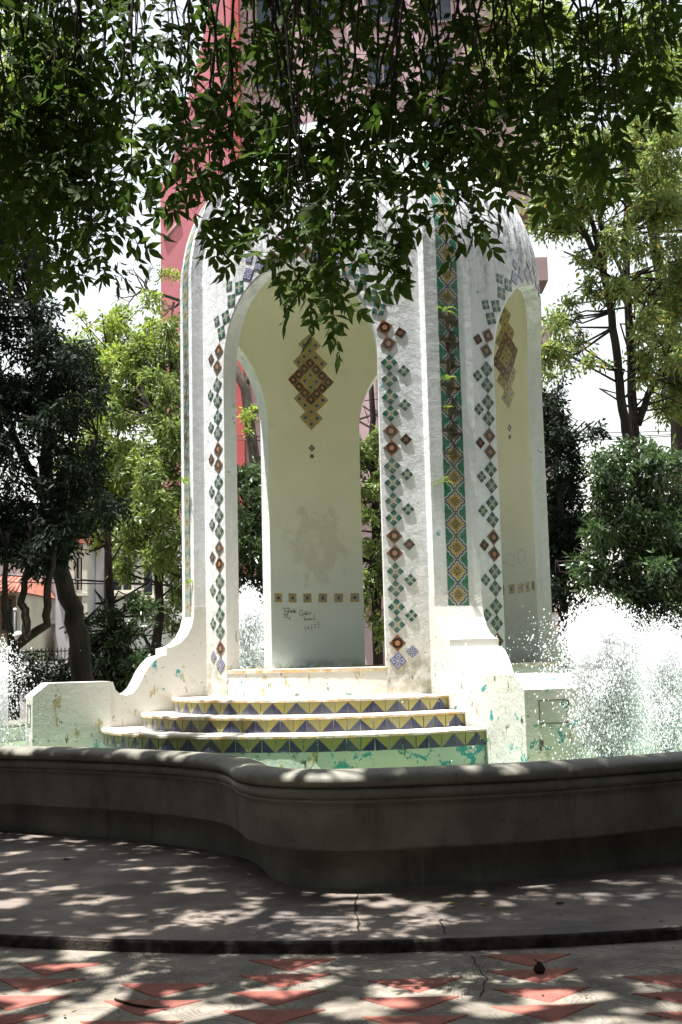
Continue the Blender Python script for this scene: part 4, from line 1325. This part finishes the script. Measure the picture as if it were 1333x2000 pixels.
# dark hedge at the left behind the scroll wall
d = 19.0
st = [([px_ground(120, d)] + PT([(120, 1330), (120, 1300)], d), 0.05, 0.03)]
bl = blobpx([(x_, y_, 30) for x_ in range(60, 330, 24) for y_ in (1308, 1335, 1365)], d, .3, 15)
make_tree('clipped_hedge', 'low dark clipped hedge behind the left scroll wall', 'hedge', st, bl, 9000, (0.07, 0.035), MT['leaf_dark'], MT['bark'], 23, twigs=False, fill=0.8)
d = 26.0
st = [([px_ground(-40, d)] + PT([(-40, 1290), (-40, 900), (-20, 500)], d), 0.2, 0.06)]
bl = blobpx([(0, 300, 80), (20, 200, 80), (-40, 400, 90), (40, 120, 80), (100, 60, 70), (-30, 100, 100), (60, 260, 50), (20, 420, 60), (130, 200, 50), (60, 380, 40), (200, 250, 28), (240, 270, 26), (270, 290, 20), (-20, 560, 60)], d, 1.2, 16)
make_tree('olive_tree', 'hazy olive green tree high in the upper left corner', 'tree', st, bl, 13000, (0.14, 0.05), MT['leaf_lime'], MT['bark'], 24)
d = 24.0
st = [([px_ground(1330, d)] + PT([(1330, 1290), (1320, 700), (1250, 300), (1200, 100)], d), 0.2, 0.06)]
bl = blobpx([(1150, 60, 70), (1230, 60, 70), (1310, 60, 70), (1180, 150, 60), (1260, 150, 60), (1330, 160, 60), (1100, 150, 60), (1060, 60, 60), (1000, 120, 55), (1380, 100, 80), (1300, 220, 40), (1040, 220, 45), (980, 40, 55), (1010, 320, 35)], d, 1.5, 17)
make_tree('high_tree', 'pale sunlit tree top filling the upper right corner', 'tree', st, bl, 15000, (0.14, 0.05), MT['leaf_lime'], MT['bark'], 25)

# ------------------------------------------------------------------ foreground ash tree
fg = thing('ash_tree', 'overhanging ash tree whose drooping leafy branches fill the top foreground', 'tree', (-2.5, -9.9, 0))
rng = random.Random(42); nrg = np.random.default_rng(42)
mb = MB()
mb.tube([(-2.5, -9.9, -.05), (-2.48, -9.85, .4), (-2.45, -9.7, 2.2), (-2.35, -9.4, 4.4)], [.30, .23, .20, .17], 12)
mb.build('trunk', MT['bark'], fg)
limbs = [[(-2.35, -9.4, 4.3), (-2.05, -8.4, 5.3), (-1.95, -7.2, 5.8), (-1.5, -6.2, 6.2), (-0.9, -5.4, 6.3)],
         [(-2.4, -9.5, 4.0), (-2.6, -8.4, 5.2), (-3.1, -7.0, 5.7), (-3.7, -5.6, 6.0), (-4.4, -4.4, 6.2)],
         [(-2.35, -9.4, 4.3), (-1.2, -8.8, 5.7), (0.3, -8.1, 6.3), (2.0, -7.3, 6.6), (3.6, -6.6, 6.6)],
         [(-2.2, -8.9, 4.9), (-0.9, -7.7, 5.9), (0.4, -7.0, 6.2), (1.6, -6.5, 6.1)],
         [(-2.35, -9.4, 4.3), (-1.5, -10.5, 5.8), (0.4, -11.4, 6.6), (2.2, -12.0, 6.8)],
         [(-2.4, -9.4, 4.2), (-3.8, -9.6, 5.6), (-5.4, -9.0, 6.2)],
         [(-2.35, -9.4, 4.4), (-2.4, -9.3, 5.8), (-2.2, -9.0, 7.4)]]
mb = MB()
limb_pts = []
for lp in limbs:
    sm = []
    for a_, b_ in zip(lp[:-1], lp[1:]):
        for k in range(5): sm.append(Vector(a_).lerp(Vector(b_), k / 5) + Vector((rng.gauss(0, .03), rng.gauss(0, .03), rng.gauss(0, .03))))
    sm.append(Vector(lp[-1]))
    mb.tube(sm, [.11 - .085 * i / (len(sm) - 1) for i in range(len(sm))], 8)
    limb_pts += sm
mb.build('limb', MT['bark'], fg)

# one compound ash leaf (7 leaflets), about 0.2 m long, hanging along -z from its origin
def compound_leaf(name, seed):
    r = random.Random(seed); V = []; F = []
    def leaflet(p, d_, l, w):
        d_ = d_.normalized(); n_ = Vector((r.gauss(0, .35), -1, r.gauss(0, .35)))
        s_ = d_.cross(n_).normalized(); u_ = s_.cross(d_)
        b = len(V)
        cv = r.uniform(-.12, .12) * l
        for (f, ww, lift) in ((0, 0, 0), (.28, .42, .05), (.55, .46, .06), (1, 0, 0)):
            if ww == 0: V.append(p + d_ * l * f + u_ * (cv if f == 1 else 0))
            else:
                V.append(p + d_ * l * f + s_ * w * ww + u_ * (w * lift * 3)); V.append(p + d_ * l * f - s_ * w * ww + u_ * (w * lift * 3))
        F.extend([(b, b + 1, b + 3), (b, b + 3, b + 4), (b, b + 4, b + 2), (b + 1, b + 5, b + 3), (b + 3, b + 5, b + 4), (b + 4, b + 5, b + 2)][:0])
        F.extend([(b, b + 1, b + 2), (b + 1, b + 3, b + 4), (b + 1, b + 4, b + 2), (b + 3, b + 5, b + 4)])
    L = 0.16
    for k, z in enumerate((0.05, 0.10, 0.145)):
        for sd in (-1, 1):
            leaflet(Vector((0, 0, -z)), Vector((sd * 1.0, r.gauss(0, .25), -0.65 - .25 * k)), r.uniform(.070, .094), r.uniform(.029, .038))
    leaflet(Vector((0, 0, -0.16)), Vector((r.gauss(0, .15), r.gauss(0, .2), -1)), .096, .037)
    # stalk
    b = len(V)
    V.extend([Vector((-.0016, 0, 0)), Vector((.0016, 0, 0)), Vector((.0010, 0, -.165)), Vector((-.0010, 0, -.165))])
    F.append((b, b + 1, b + 2)); F.append((b, b + 2, b + 3))
    return np.array([tuple(v) for v in V]), np.array(F)
LV = [compound_leaf('leaf', s) for s in range(6)]
leaf_me = [mesh_fast('leaf', v, f) for v, f in LV]
for m_ in leaf_me: m_.materials.append(MT['leaf_fg'])

# hanging strands: (px, py, depth) of the lowest tip
tips = [(30, 560, 5.6), (95, 585, 5.4), (180, 598, 5.2), (205, 560, 5.5), (130, 530, 6.0), (60, 470, 5.8), (230, 470, 5.4), (262, 482, 5.2), (185, 370, 5.6), (195, 290, 5.6), (110, 400, 5.9), (160, 440, 5.3), (30, 380, 5.5), (80, 300, 5.4), (150, 300, 5.9), (20, 480, 6.2),
        (20, 200, 5.6), (110, 180, 5.5), (190, 200, 5.8), (60, 120, 5.8), (150, 90, 5.6), (200, 60, 6.0),
        (10, 420, 5.2), (50, 520, 5.3), (120, 470, 5.6), (85, 380, 5.2), (150, 360, 5.4), (185, 480, 5.5), (40, 250, 5.3), (130, 240, 5.3), (90, 60, 5.4),
        (265, 200, 5.7), (300, 250, 5.5), (330, 170, 5.8), (290, 110, 5.6), (345, 60, 5.8),
        (345, 445, 5.3), (325, 320, 5.6), (380, 380, 5.5), (400, 300, 6.2), (370, 230, 5.8), (430, 440, 5.6), (440, 350, 5.3), (470, 250, 5.8), (420, 150, 5.6),
        (415, 520, 5.4), (450, 490, 5.6), (480, 560, 5.3), (520, 520, 5.5), (545, 600, 5.2), (590, 625, 5.2), (650, 688, 5.1), (625, 660, 5.2), (560, 560, 5.5), (620, 570, 5.4), (690, 610, 5.2), (730, 560, 5.3), (770, 515, 5.3), (700, 520, 5.5), (650, 520, 5.6), (600, 490, 5.4), (540, 450, 5.6), (500, 400, 5.6),
        (640, 430, 5.5), (700, 440, 5.4), (725, 390, 5.5), (580, 390, 5.8), (620, 290, 5.5), (540, 330, 5.6), (500, 300, 5.9),
        (800, 445, 5.4), (825, 400, 5.6), (790, 270, 5.6), (850, 300, 5.5), (740, 250, 5.9), (680, 220, 5.6), (600, 200, 6.0), (540, 180, 5.7),
        (870, 460, 5.3), (905, 520, 5.2), (930, 500, 5.3), (985, 435, 5.2), (960, 400, 5.4), (900, 420, 5.5), (920, 340, 5.6), (870, 380, 5.7), (980, 330, 5.5),
        (1020, 340, 5.6), (1060, 375, 5.4), (1105, 415, 5.3), (1150, 400, 5.4), (1185, 375, 5.3), (1130, 340, 5.7), (1180, 300, 5.6), (1205, 330, 5.4), (1240, 240, 5.5), (1290, 230, 5.4), (1325, 215, 5.3), (1080, 290, 5.6), (1150, 240, 5.5), (1030, 250, 5.8), (1220, 180, 5.7), (1290, 150, 5.8), (1110, 170, 5.6), (1000, 180, 5.7), (940, 240, 5.6), (880, 200, 5.8), (820, 180, 5.6), (760, 150, 5.8)]
for k in range(22):
    tips.append((rng.uniform(-60, 1400) if k % 3 else rng.uniform(340, 1200), rng.uniform(20, 250), rng.uniform(5.6, 7.6)))
tips = [t_ for t_ in tips if not (340 < t_[0] < 450 and t_[1] < 240)]
tips = [t_ for t_ in tips if not (215 < t_[0] < 275 and t_[1] < 60)]

def qrot(d_):      # rotation taking -z to d_
    return Vector((0, 0, -1)).rotation_difference(d_)
all_leaf = []       # (matrix, variant, key)
smb = MB()
for (tx, ty, td) in tips:
    e = at(tx, ty, td) + Vector((0, 0, .17))
    up_l = rng.uniform(0.9, 1.5)
    topz = min(max(e.z + up_l, 4.9), 6.4)
    s0 = Vector((e.x + rng.gauss(0, .18), e.y + rng.gauss(0.0, .22), topz))
    lp = min(limb_pts, key=lambda q_: (q_ - s0).length)
    mid = e.lerp(s0, .5) + Vector((rng.gauss(0, .06), rng.gauss(0, .06), 0))
    pts = []
    for k in range(15):
        f = k / 14
        a_ = s0.lerp(mid, f); b_ = mid.lerp(e, f)
        pts.append(a_.lerp(b_, f) + Vector((rng.gauss(0, .006), rng.gauss(0, .006), 0)))
    smb.tube([lp, lp.lerp(s0, .6) + Vector((0, 0, .12))] + pts, [.014, .011] + [.009 - .0072 * k / 14 for k in range(15)], 5)
    Ls = (s0 - e).length
    leafy = min(Ls, rng.uniform(0.45, 0.8) if not (200 < tx < 300) else 0.28)
    nl = int(leafy / ((0.034 if tx < 215 else 0.052) if ty > 250 else (0.085 if 330 < tx < 470 else 0.070)))
    for k in range(nl + 2):
        f = 1 - (k / (nl + 2)) * leafy / Ls
        i0 = min(13, int(f * 14)); p = pts[i0].lerp(pts[i0 + 1], f * 14 - i0)
        an = k * 2.4 + rng.uniform(-.6, .6)
        outd = Vector((math.cos(an), math.sin(an) * .8, rng.uniform(-1.3, -.2)))
        if k < 2: outd = Vector((rng.gauss(0, .5), rng.gauss(0, .4), -1))
        # short side twig
        tl = rng.uniform(0.0, 0.14) * (0.4 + min(1, k / 6))
        p2 = p + outd.normalized() * tl
        if tl > .05: smb.tube([p, p2], [.0025, .0018], 3, cap=False)
        q_ = qrot(outd.normalized()) @ Quaternion((0, 0, 1), rng.uniform(-3.14, 3.14))
        sc_ = rng.uniform(.75, 1.08)
        M4 = Matrix.Translation(p2) @ q_.to_matrix().to_4x4() @ Matrix.Scale(sc_, 4)
        all_leaf.append((M4, rng.randrange(6), p2.z + 0.25 * (td - 5.2) + rng.gauss(0, .1)))
smb.build('twigs', MT['bark'], fg)['kind'] = 'stuff'
all_leaf.sort(key=lambda t_: t_[2])
for M4, vi, kk in all_leaf[:290]:
    link('leaf', leaf_me[vi], fg, mw=M4)
VV = []; FF = []; b = 0
for M4, vi, kk in all_leaf[290:]:
    v, f = LV[vi]
    m3 = np.array(M4.to_3x3()); t3 = np.array(M4.translation)
    VV.append(v @ m3.T + t3); FF.append(f + b); b += len(v)
o = link('crown', mesh_fast('crown', np.concatenate(VV), np.concatenate(FF)), fg, MT['leaf_fg'])
o['kind'] = 'stuff'

# the rest of the same crown, overhead, that shades the rim and pavement
rg = np.random.default_rng(5)
cb = []
r5 = random.Random(9)
def vnoise(x, y, cx, cy, seed):
    g = np.random.default_rng(seed).random((128, 128))
    u = x / cx + 500; v = y / cy + 500
    i = np.floor(u).astype(int); j = np.floor(v).astype(int); a = u - i; b = v - j
    a = a * a * (3 - 2 * a); b = b * b * (3 - 2 * b)
    G = lambda p, q: g[p % 128, q % 128]
    return (G(i, j) * (1 - a) + G(i + 1, j) * a) * (1 - b) + (G(i, j + 1) * (1 - a) + G(i + 1, j + 1) * a) * b
def sun_gaps(P):
    """leaf-free lanes cut along the sun direction to shape the dapples below"""
    k = P[:, 2] / sdir.z
    gx = P[:, 0] - sdir.x * k; gy = P[:, 1] - sdir.y * k
    n_ = 0.5 * vnoise(gx, gy, .24, .17, 1) + 0.5 * vnoise(gx, gy, .10, .08, 2)
    big = vnoise(gx, gy, .9, .7, 3)
    thr = np.interp(gy, [-9, -7.2, -6.75, -6.5, -5.9, -5.2], [.46, .46, .49, .50, .535, .62]) + (big - .5) * 0.22
    return n_ < thr
for k in range(620):
    x = r5.uniform(-8.5, 5.0); y = r5.uniform(-16.5, -5.0)
    if k % 2: x = r5.uniform(-7.5, 2.5); y = r5.uniform(-9.0, -5.0)
    if x < -2.9 and k % 3: y = r5.uniform(-8.5, -3.4)
    z = r5.uniform(6.1, 8.8)
    dd = y + 12.8
    ztop = 1.4 + dd * 0.60 + 0.35
    z = max(z, ztop + 0.3) if x > -0.34 * dd - .6 else z
    s_ = r5.uniform(.4, .8)
    cb.append((x, y, z, s_, s_, s_ * .6))
for k in range(480):      # unseen leaf skirt added behind and beside the viewpoint to block sky light
    a_ = r5.uniform(math.pi * 0.86, math.pi * 2.10); rad_ = r5.uniform(6.2, 8.2)
    x = -1.6 + rad_ * math.cos(a_) * 1.05; y = -9.4 + rad_ * math.sin(a_)
    if x > 0 and y > -7.0: y = -7.0
    s_ = r5.uniform(.6, 1.1)
    cb.append((x, y, r5.uniform(0.9, 7.5), s_, s_, s_ * .9))
me = crown_mesh('upper_crown', cb, 300000, 0.20, 0.095, 77, 0.4, 0.3, sun_gaps)
o = link('upper_crown', me, fg, MT['leaf_over'])
o['kind'] = 'stuff'

# two unseen trees added outside the view to keep sky light off the foreground
def sky_block_tree(label, base, tops, cb, nleaf, seed):
    t = thing('sky_block_tree', label, 'tree', (base[0], base[1], 0), 'added unseen trees that block sky light')
    mb = MB()
    top = Vector((base[0], base[1], 5.0))
    mb.tube([(base[0], base[1], -.05), (base[0] + .05, base[1], .5), (base[0], base[1], 2.5), tuple(top)], [.42, .32, .27, .22], 12)
    for e in tops:
        e = Vector(e); m_ = top.lerp(e, .5) + Vector((0, 0, .6))
        mb.tube([top - Vector((0, 0, .3)), m_, e], [.16, .10, .03], 8)
    mb.build('trunk', MT['bark'], t)
    o = link('crown', crown_mesh('crown', cb, nleaf, 0.22, 0.10, seed, 0.4, 0.3), t, MT['leaf_over'])
    return t
r6 = random.Random(31)
cb = []
for k in range(260):
    if k < 150: x, y, z = r6.uniform(-0.2, 8), r6.uniform(-10.5, -6.2), r6.uniform(8.0, 11.0)
    else: x, y, z = r6.uniform(5.0, 8.0), r6.uniform(-10.0, -5.0), r6.uniform(1.5, 9)
    z = max(z, 1.4 + (y + 12.8) * .6 + 1.0) if x < 5 else z
    s_ = r6.uniform(.6, 1.1); cb.append((x, y, z, s_, s_, s_ * .6))
sky_block_tree('added unseen tree beyond the right edge of the view, blocking sky light', (6.2, -7.0), [(1.5, -7, 9.5), (3, -8, 10), (7, -8, 9), (6, -6.5, 9)], cb, 90000, 301)
cb = []
for k in range(200):
    if k < 90: x, y, z = r6.uniform(-13, -7.4), r6.uniform(-9, 3.5), r6.uniform(7.5, 11)
    else: x, y, z = r6.uniform(-11, -7.6), r6.uniform(-9, 3.0), r6.uniform(1.5, 9)
    s_ = r6.uniform(.6, 1.1); cb.append((x, y, z, s_, s_, s_ * .6))
sky_block_tree('added unseen tree beyond the left edge of the view, blocking sky light', (-9.5, -3.5), [(-8, -6, 8.5), (-11, 0, 9), (-8.5, 2, 8)], cb, 80000, 302)

# unseen ring of large leaf cards, added to darken the foreground
r7 = random.Random(77); cb = []
for k in range(520):
    a_ = R_(r7.uniform(158, 388)); rad_ = r7.uniform(15.0, 20.0)
    z = r7.uniform(0.3, 10.5) if k % 3 else r7.uniform(0.2, 3.5); s_ = r7.uniform(.9, 1.7)
    cb.append((rad_ * math.cos(a_), -6.0 + rad_ * math.sin(a_), z, s_, s_, s_))
me = crown_mesh('sky_block_wood', cb, 46000, 0.55, 0.30, 55, 0.4, 0.25)
tag(link('sky_block_wood', me, None, MT['leaf_over']), 'unseen ring of leaves added behind the viewpoint to block sky light', 'sky_block_wood', kind='stuff')

# ------------------------------------------------------------------ fountain sprays
def spraymat():
    M = Mat('water_drops')
    M.set((0.97, 0.98, 0.98), 0.3, 0.6)
    tr = M.nt.nodes.new('ShaderNodeBsdfTranslucent'); tr.inputs[0].default_value = (0.95, 0.97, 0.98, 1)
    mx = M.nt.nodes.new('ShaderNodeMixShader'); mx.inputs[0].default_value = 0.55
    M.nt.links.new(M.b.outputs[0], mx.inputs[1]); M.nt.links.new(tr.outputs[0], mx.inputs[2])
    tp = M.nt.nodes.new('ShaderNodeBsdfTransparent'); m2 = M.nt.nodes.new('ShaderNodeMixShader'); m2.inputs[0].default_value = 0.42
    M.nt.links.new(mx.outputs[0], m2.inputs[1]); M.nt.links.new(tp.outputs[0], m2.inputs[2])
    M.nt.links.new(m2.outputs[0], M.out.inputs['Surface'])
    return M.m
MT['spray'] = spraymat()
OV = np.array([(1, 0, 0), (-1, 0, 0), (0, 1, 0), (0, -1, 0), (0, 0, 1), (0, 0, -1)], float)
OF = np.array([(0, 2, 4), (2, 1, 4), (1, 3, 4), (3, 0, 4), (2, 0, 5), (1, 2, 5), (3, 1, 5), (0, 3, 5)])
def spray(label, c, h, spread, n, seed, size=1.0, lean=(0, 0), mist=0):
    rg = np.random.default_rng(seed)
    t = thing('water_jet', label, 'water jet', c)
    g = 9.8
    v0 = math.sqrt(2 * g * h)
    def parts(n, sp, vmin, vmax, tmin, tmax):
        vz = v0 * rg.uniform(vmin, vmax, n) ** 0.6
        az = rg.uniform(0, 2 * math.pi, n); sr = np.abs(rg.normal(0, sp, n)) * v0
        vx = np.cos(az) * sr + lean[0]; vy = np.sin(az) * sr + lean[1]
        tt = rg.uniform(tmin, tmax, n) * 2 * vz / g
        P = np.stack([vx * tt, vy * tt, vz * tt - .5 * g * tt * tt], 1) + rg.normal(size=(n, 3)) * np.array([.025, .025, .04])
        Vv = np.stack([vx, vy, vz - g * tt], 1)
        return P, Vv
    def build(P, Vv, s, name):
        keep = P[:, 2] > -0.05
        P, Vv, s = P[keep], Vv[keep], s[keep]
        d_ = Vv / (np.linalg.norm(Vv, axis=1, keepdims=True) + 1e-6)
        m_ = len(P)
        st = 1 + rg.random(m_) * 1.2
        V = P[:, None, :] + OV[None] * s[:, None, None]
        along = np.einsum('pkj,pj->pk', OV[None].repeat(m_, 0), d_)
        V += along[:, :, None] * d_[:, None, :] * (s * (st - 1))[:, None, None]
        F = (np.arange(m_)[:, None, None] * 6 + OF[None]).reshape(-1, 3)
        o = link(name, mesh_fast(name, V.reshape(-1, 3) + np.array(c), F, True), t, MT['spray'])
        o['kind'] = 'stuff'
    # dense foam: clumps
    nc = 260
    P1, V1 = parts(nc, spread * .55, .35, 1.0, .15, .75)
    k = rg.integers(0, nc, int(n * .55))
    sz = np.abs(rg.normal(0, .0035, len(k))) + .0028
    build(P1[k] + rg.normal(size=(len(k), 3)) * np.array([.055, .055, .075]), V1[k], sz * size, 'foam')
    P2, V2 = parts(int(n * .45), spread, .2, 1.0, .05, 1.0)
    sz = np.clip(np.abs(rg.normal(0, .0030, len(P2))) + .0018, 0, .010)
    build(P2, V2, sz * size, 'droplets')
    if mist > 0:
        prof = [(.001, 0.0), (.07, .05), (.10, h * .3), (.20, h * .6), (.24, h * .8), (.15, h * .97), (.001, h * 1.02)]
        prof = [(r * mist, z) for r, z in prof]
        mb = MB(); mb.lathe((c[0] + lean[0] * .25, c[1], c[2]), prof, 20)
        o = mb.build('mist', MT['mist'], t); o['kind'] = 'stuff'
    return t
def mistmat():
    m = bpy.data.materials.new('water_mist'); m.use_nodes = True; nt = m.node_tree
    nt.nodes.remove(nt.nodes['Principled BSDF'])
    pv = nt.nodes.new('ShaderNodeVolumePrincipled'); pv.inputs['Color'].default_value = (1, 1, 1, 1); pv.inputs['Anisotropy'].default_value = 0.0
    ge = nt.nodes.new('ShaderNodeNewGeometry'); nz = nt.nodes.new('ShaderNodeTexNoise'); nz.inputs['Scale'].default_value = 7.0; nz.inputs['Detail'].default_value = 4
    nt.links.new(ge.outputs['Position'], nz.inputs['Vector'])
    mr = nt.nodes.new('ShaderNodeMapRange'); mr.inputs[1].default_value = 0.44; mr.inputs[2].default_value = 0.70; mr.inputs[3].default_value = 0.0; mr.inputs[4].default_value = 22.0
    nt.links.new(nz.outputs['Fac'], mr.inputs[0]); nt.links.new(mr.outputs[0], pv.inputs['Density'])
    nt.links.new(pv.outputs[0], nt.nodes['Material Output'].inputs['Volume'])
    return m
MT['mist'] = mistmat()
c = at(1188, 1490, 9.7); spray('tall white fountain spray in front of the right end block', (c.x, c.y, .52), 1.22, .112, 90000, 1, .88, (0.05, 0.0), 1.0)
c = at(1300, 1490, 10.6); spray('wide white fountain spray at the right edge, right of the tallest one', (c.x, c.y, .52), 1.06, .125, 50000, 2, .88, (0.1, 0.0), 0.9)
c = at(-20, 1460, 11.4); spray('white fountain spray cut by the left edge beside the left end block', (c.x, c.y, .52), 1.1, .11, 16000, 3, .85)
c = at(487, 1400, 15.2); spray('white fountain spray seen through the arch behind the pavilion', (c.x, c.y, .52), 1.75, .055, 45000, 4, 1.35, (0, 0), 0.8)

# ------------------------------------------------------------------ small plants in the tile joints and litter
MT['fern'] = leafmat('fern_leaf', (0.10, 0.17, 0.025), (0.20, 0.28, 0.05), 0.4)
def fern(label, px_, py_, d_, n, ln, seed):
    p = at(px_, py_, d_); r = random.Random(seed)
    t = thing('fern', label, 'plant', tuple(p), 'small ferns rooted in the tile strips')
    for k in range(n):
        a_ = r.uniform(math.pi * 1.0, math.pi * 2.0); dv_ = Vector((math.cos(a_), math.sin(a_) * .6, r.uniform(.2, 2.2))).normalized()
        mb = MB(); l = ln * r.uniform(.6, 1.2)
        prev = None
        for j in range(9):
            f = j / 8; c_ = p + dv_ * l * f + Vector((0, -.015 - .02 * f, -.75 * l * f * f))
            w_ = .022 * (1 - f) + .004
            s_ = dv_.cross(Vector((0, 0, 1))).normalized()
            for sd in (-1, 1):
                e_ = c_ + s_ * sd * w_ + dv_ * .012
                mb.add([c_, c_ + dv_ * .012, e_], [(0, 1, 2)])
            if prev is not None: mb.tube([prev, c_], .0014, 3, cap=False)
            prev = c_
        mb.build('frond', MT['fern'], t)
def on_rib(qi, px_, py_):
    return None
rb = ribs[0]
dr = CAM.y * -1 - 2.02 * math.cos(R_(PH + 45))
fern('upright yellow green fern highest on the right tile strip', 866, 610, dr, 7, .16, 1)
fern('spreading fern second from the top of the right tile strip', 876, 745, dr, 8, .15, 2)
fern('tiny fern third from the top of the right tile strip', 874, 800, dr, 5, .09, 3)
fern('fern lowest on the right tile strip', 866, 945, dr, 8, .16, 4)
dl = CAM.y * -1 - 2.02 * math.cos(R_(PH - 45)) - .1
fern('pale fern high on the left pier tile strip', 362, 945, dl, 9, .17, 5)
fern('small fern low on the left pier tile strip', 367, 1140, dl, 6, .12, 6)

MT['litter'] = leafmat('fallen_leaf', (0.20, 0.15, 0.05), (0.33, 0.30, 0.10), 0.2)
MT['litterd'] = leafmat('leaf_litter_dry', (0.03, 0.02, 0.012), (0.16, 0.11, 0.04), 0.1)
def litter(label, px_, py_, z, ln, rot, name='fallen_leaf', mat=None):
    p = atz(px_, py_, z); mb = MB(); ca, sa = math.cos(rot), math.sin(rot)
    L = [(0, 0, .003), (.3, .16, .012), (.6, .15, .010), (1, 0, .004), (.6, -.15, .014), (.3, -.16, .008), (.45, 0, .002)]
    vs = [(p.x + (x * ca - y * sa) * ln, p.y + (x * sa + y * ca) * ln, z + zz) for x, y, zz in L]
    mb.add(vs, [(0, 6, 1), (1, 6, 2), (2, 6, 3), (3, 6, 4), (4, 6, 5), (5, 6, 0)])
    tag(mb.build(name, mat or MT['litter']), label, 'leaf', 'fallen leaves on the pavement')
litter('fallen green leaf beside the kerb, centre of the paving', 805, 1839, .002, .06, .1, mat=MT['fern'])
litter('brown fallen leaf on the sidewalk right of the crack', 870, 1767, .060, .07, .2)
litter('fallen leaf on the sidewalk between the other two right of the crack', 932, 1768, .060, .07, -.1)
litter('dark curled leaf at the right part of the sidewalk', 1085, 1767, .060, .06, .3, mat=MT['leaf_dark'])
litter('pale fallen leaf on the sidewalk left of the crack', 520, 1798, .060, .04, .5)
litter('yellowish fallen leaf against the kerb at the left', 38, 1843, .002, .05, .8)
litter('small fallen leaf on the far left of the sidewalk', 120, 1680, .060, .08, 0.0, mat=MT['leaf_dark'])
rl = np.random.default_rng(12)
nL = 420
Pl = np.stack([rl.uniform(-3.2, 3.0, nL), rl.uniform(-8.6, -5.3, nL), np.zeros(nL)], 1)
rad_ = np.hypot(Pl[:, 0], Pl[:, 1]); Pl[:, 2] = np.where(rad_ < RC - .02, .062, .008)
an_ = rl.uniform(0, 6.28, nL); Dl = np.stack([np.cos(an_), np.sin(an_), rl.uniform(-.05, .25, nL)], 1)
Vl, Fl = cards(Pl, Dl, np.tile([[0, 0, 1.0]], (nL, 1)) + rl.normal(size=(nL, 3)) * .2, rl.uniform(.012, .05, nL), rl.uniform(.006, .016, nL))
tag(link('leaf_litter', mesh_fast('leaf_litter', Vl, Fl), None, MT['litterd']), 'tiny dry leaf litter scattered over the sidewalk and paving', 'leaf litter', kind='stuff')
a_ = [atz(450 / 2, 1600 + 703 / 2, .012), atz(520 / 2, 1600 + 725 / 2, .01), atz(590 / 2, 1600 + 735 / 2, .01), atz(662 / 2, 1600 + 733 / 2, .014)]
mb = MB(); mb.tube(a_, [.005, .006, .005, .003], 6)
tag(mb.build('twig', MT['bark']), 'thin dry twig lying across a red paving slab', 'twig')
p = atz(1054, 1893, .02)
mb = MB(); mb.lathe((p.x, p.y, 0.0), [(.001, .005), (.022, .008), (.028, .02), (.02, .036), (.008, .05), (.001, .055)], 10)
mb.tube([(p.x, p.y, .045), (p.x - .02, p.y, .062)], .003, 5)
tag(mb.build('seed_pod', MT['bark']), 'small dark seed pod on a red paving slab at the right', 'seed pod')
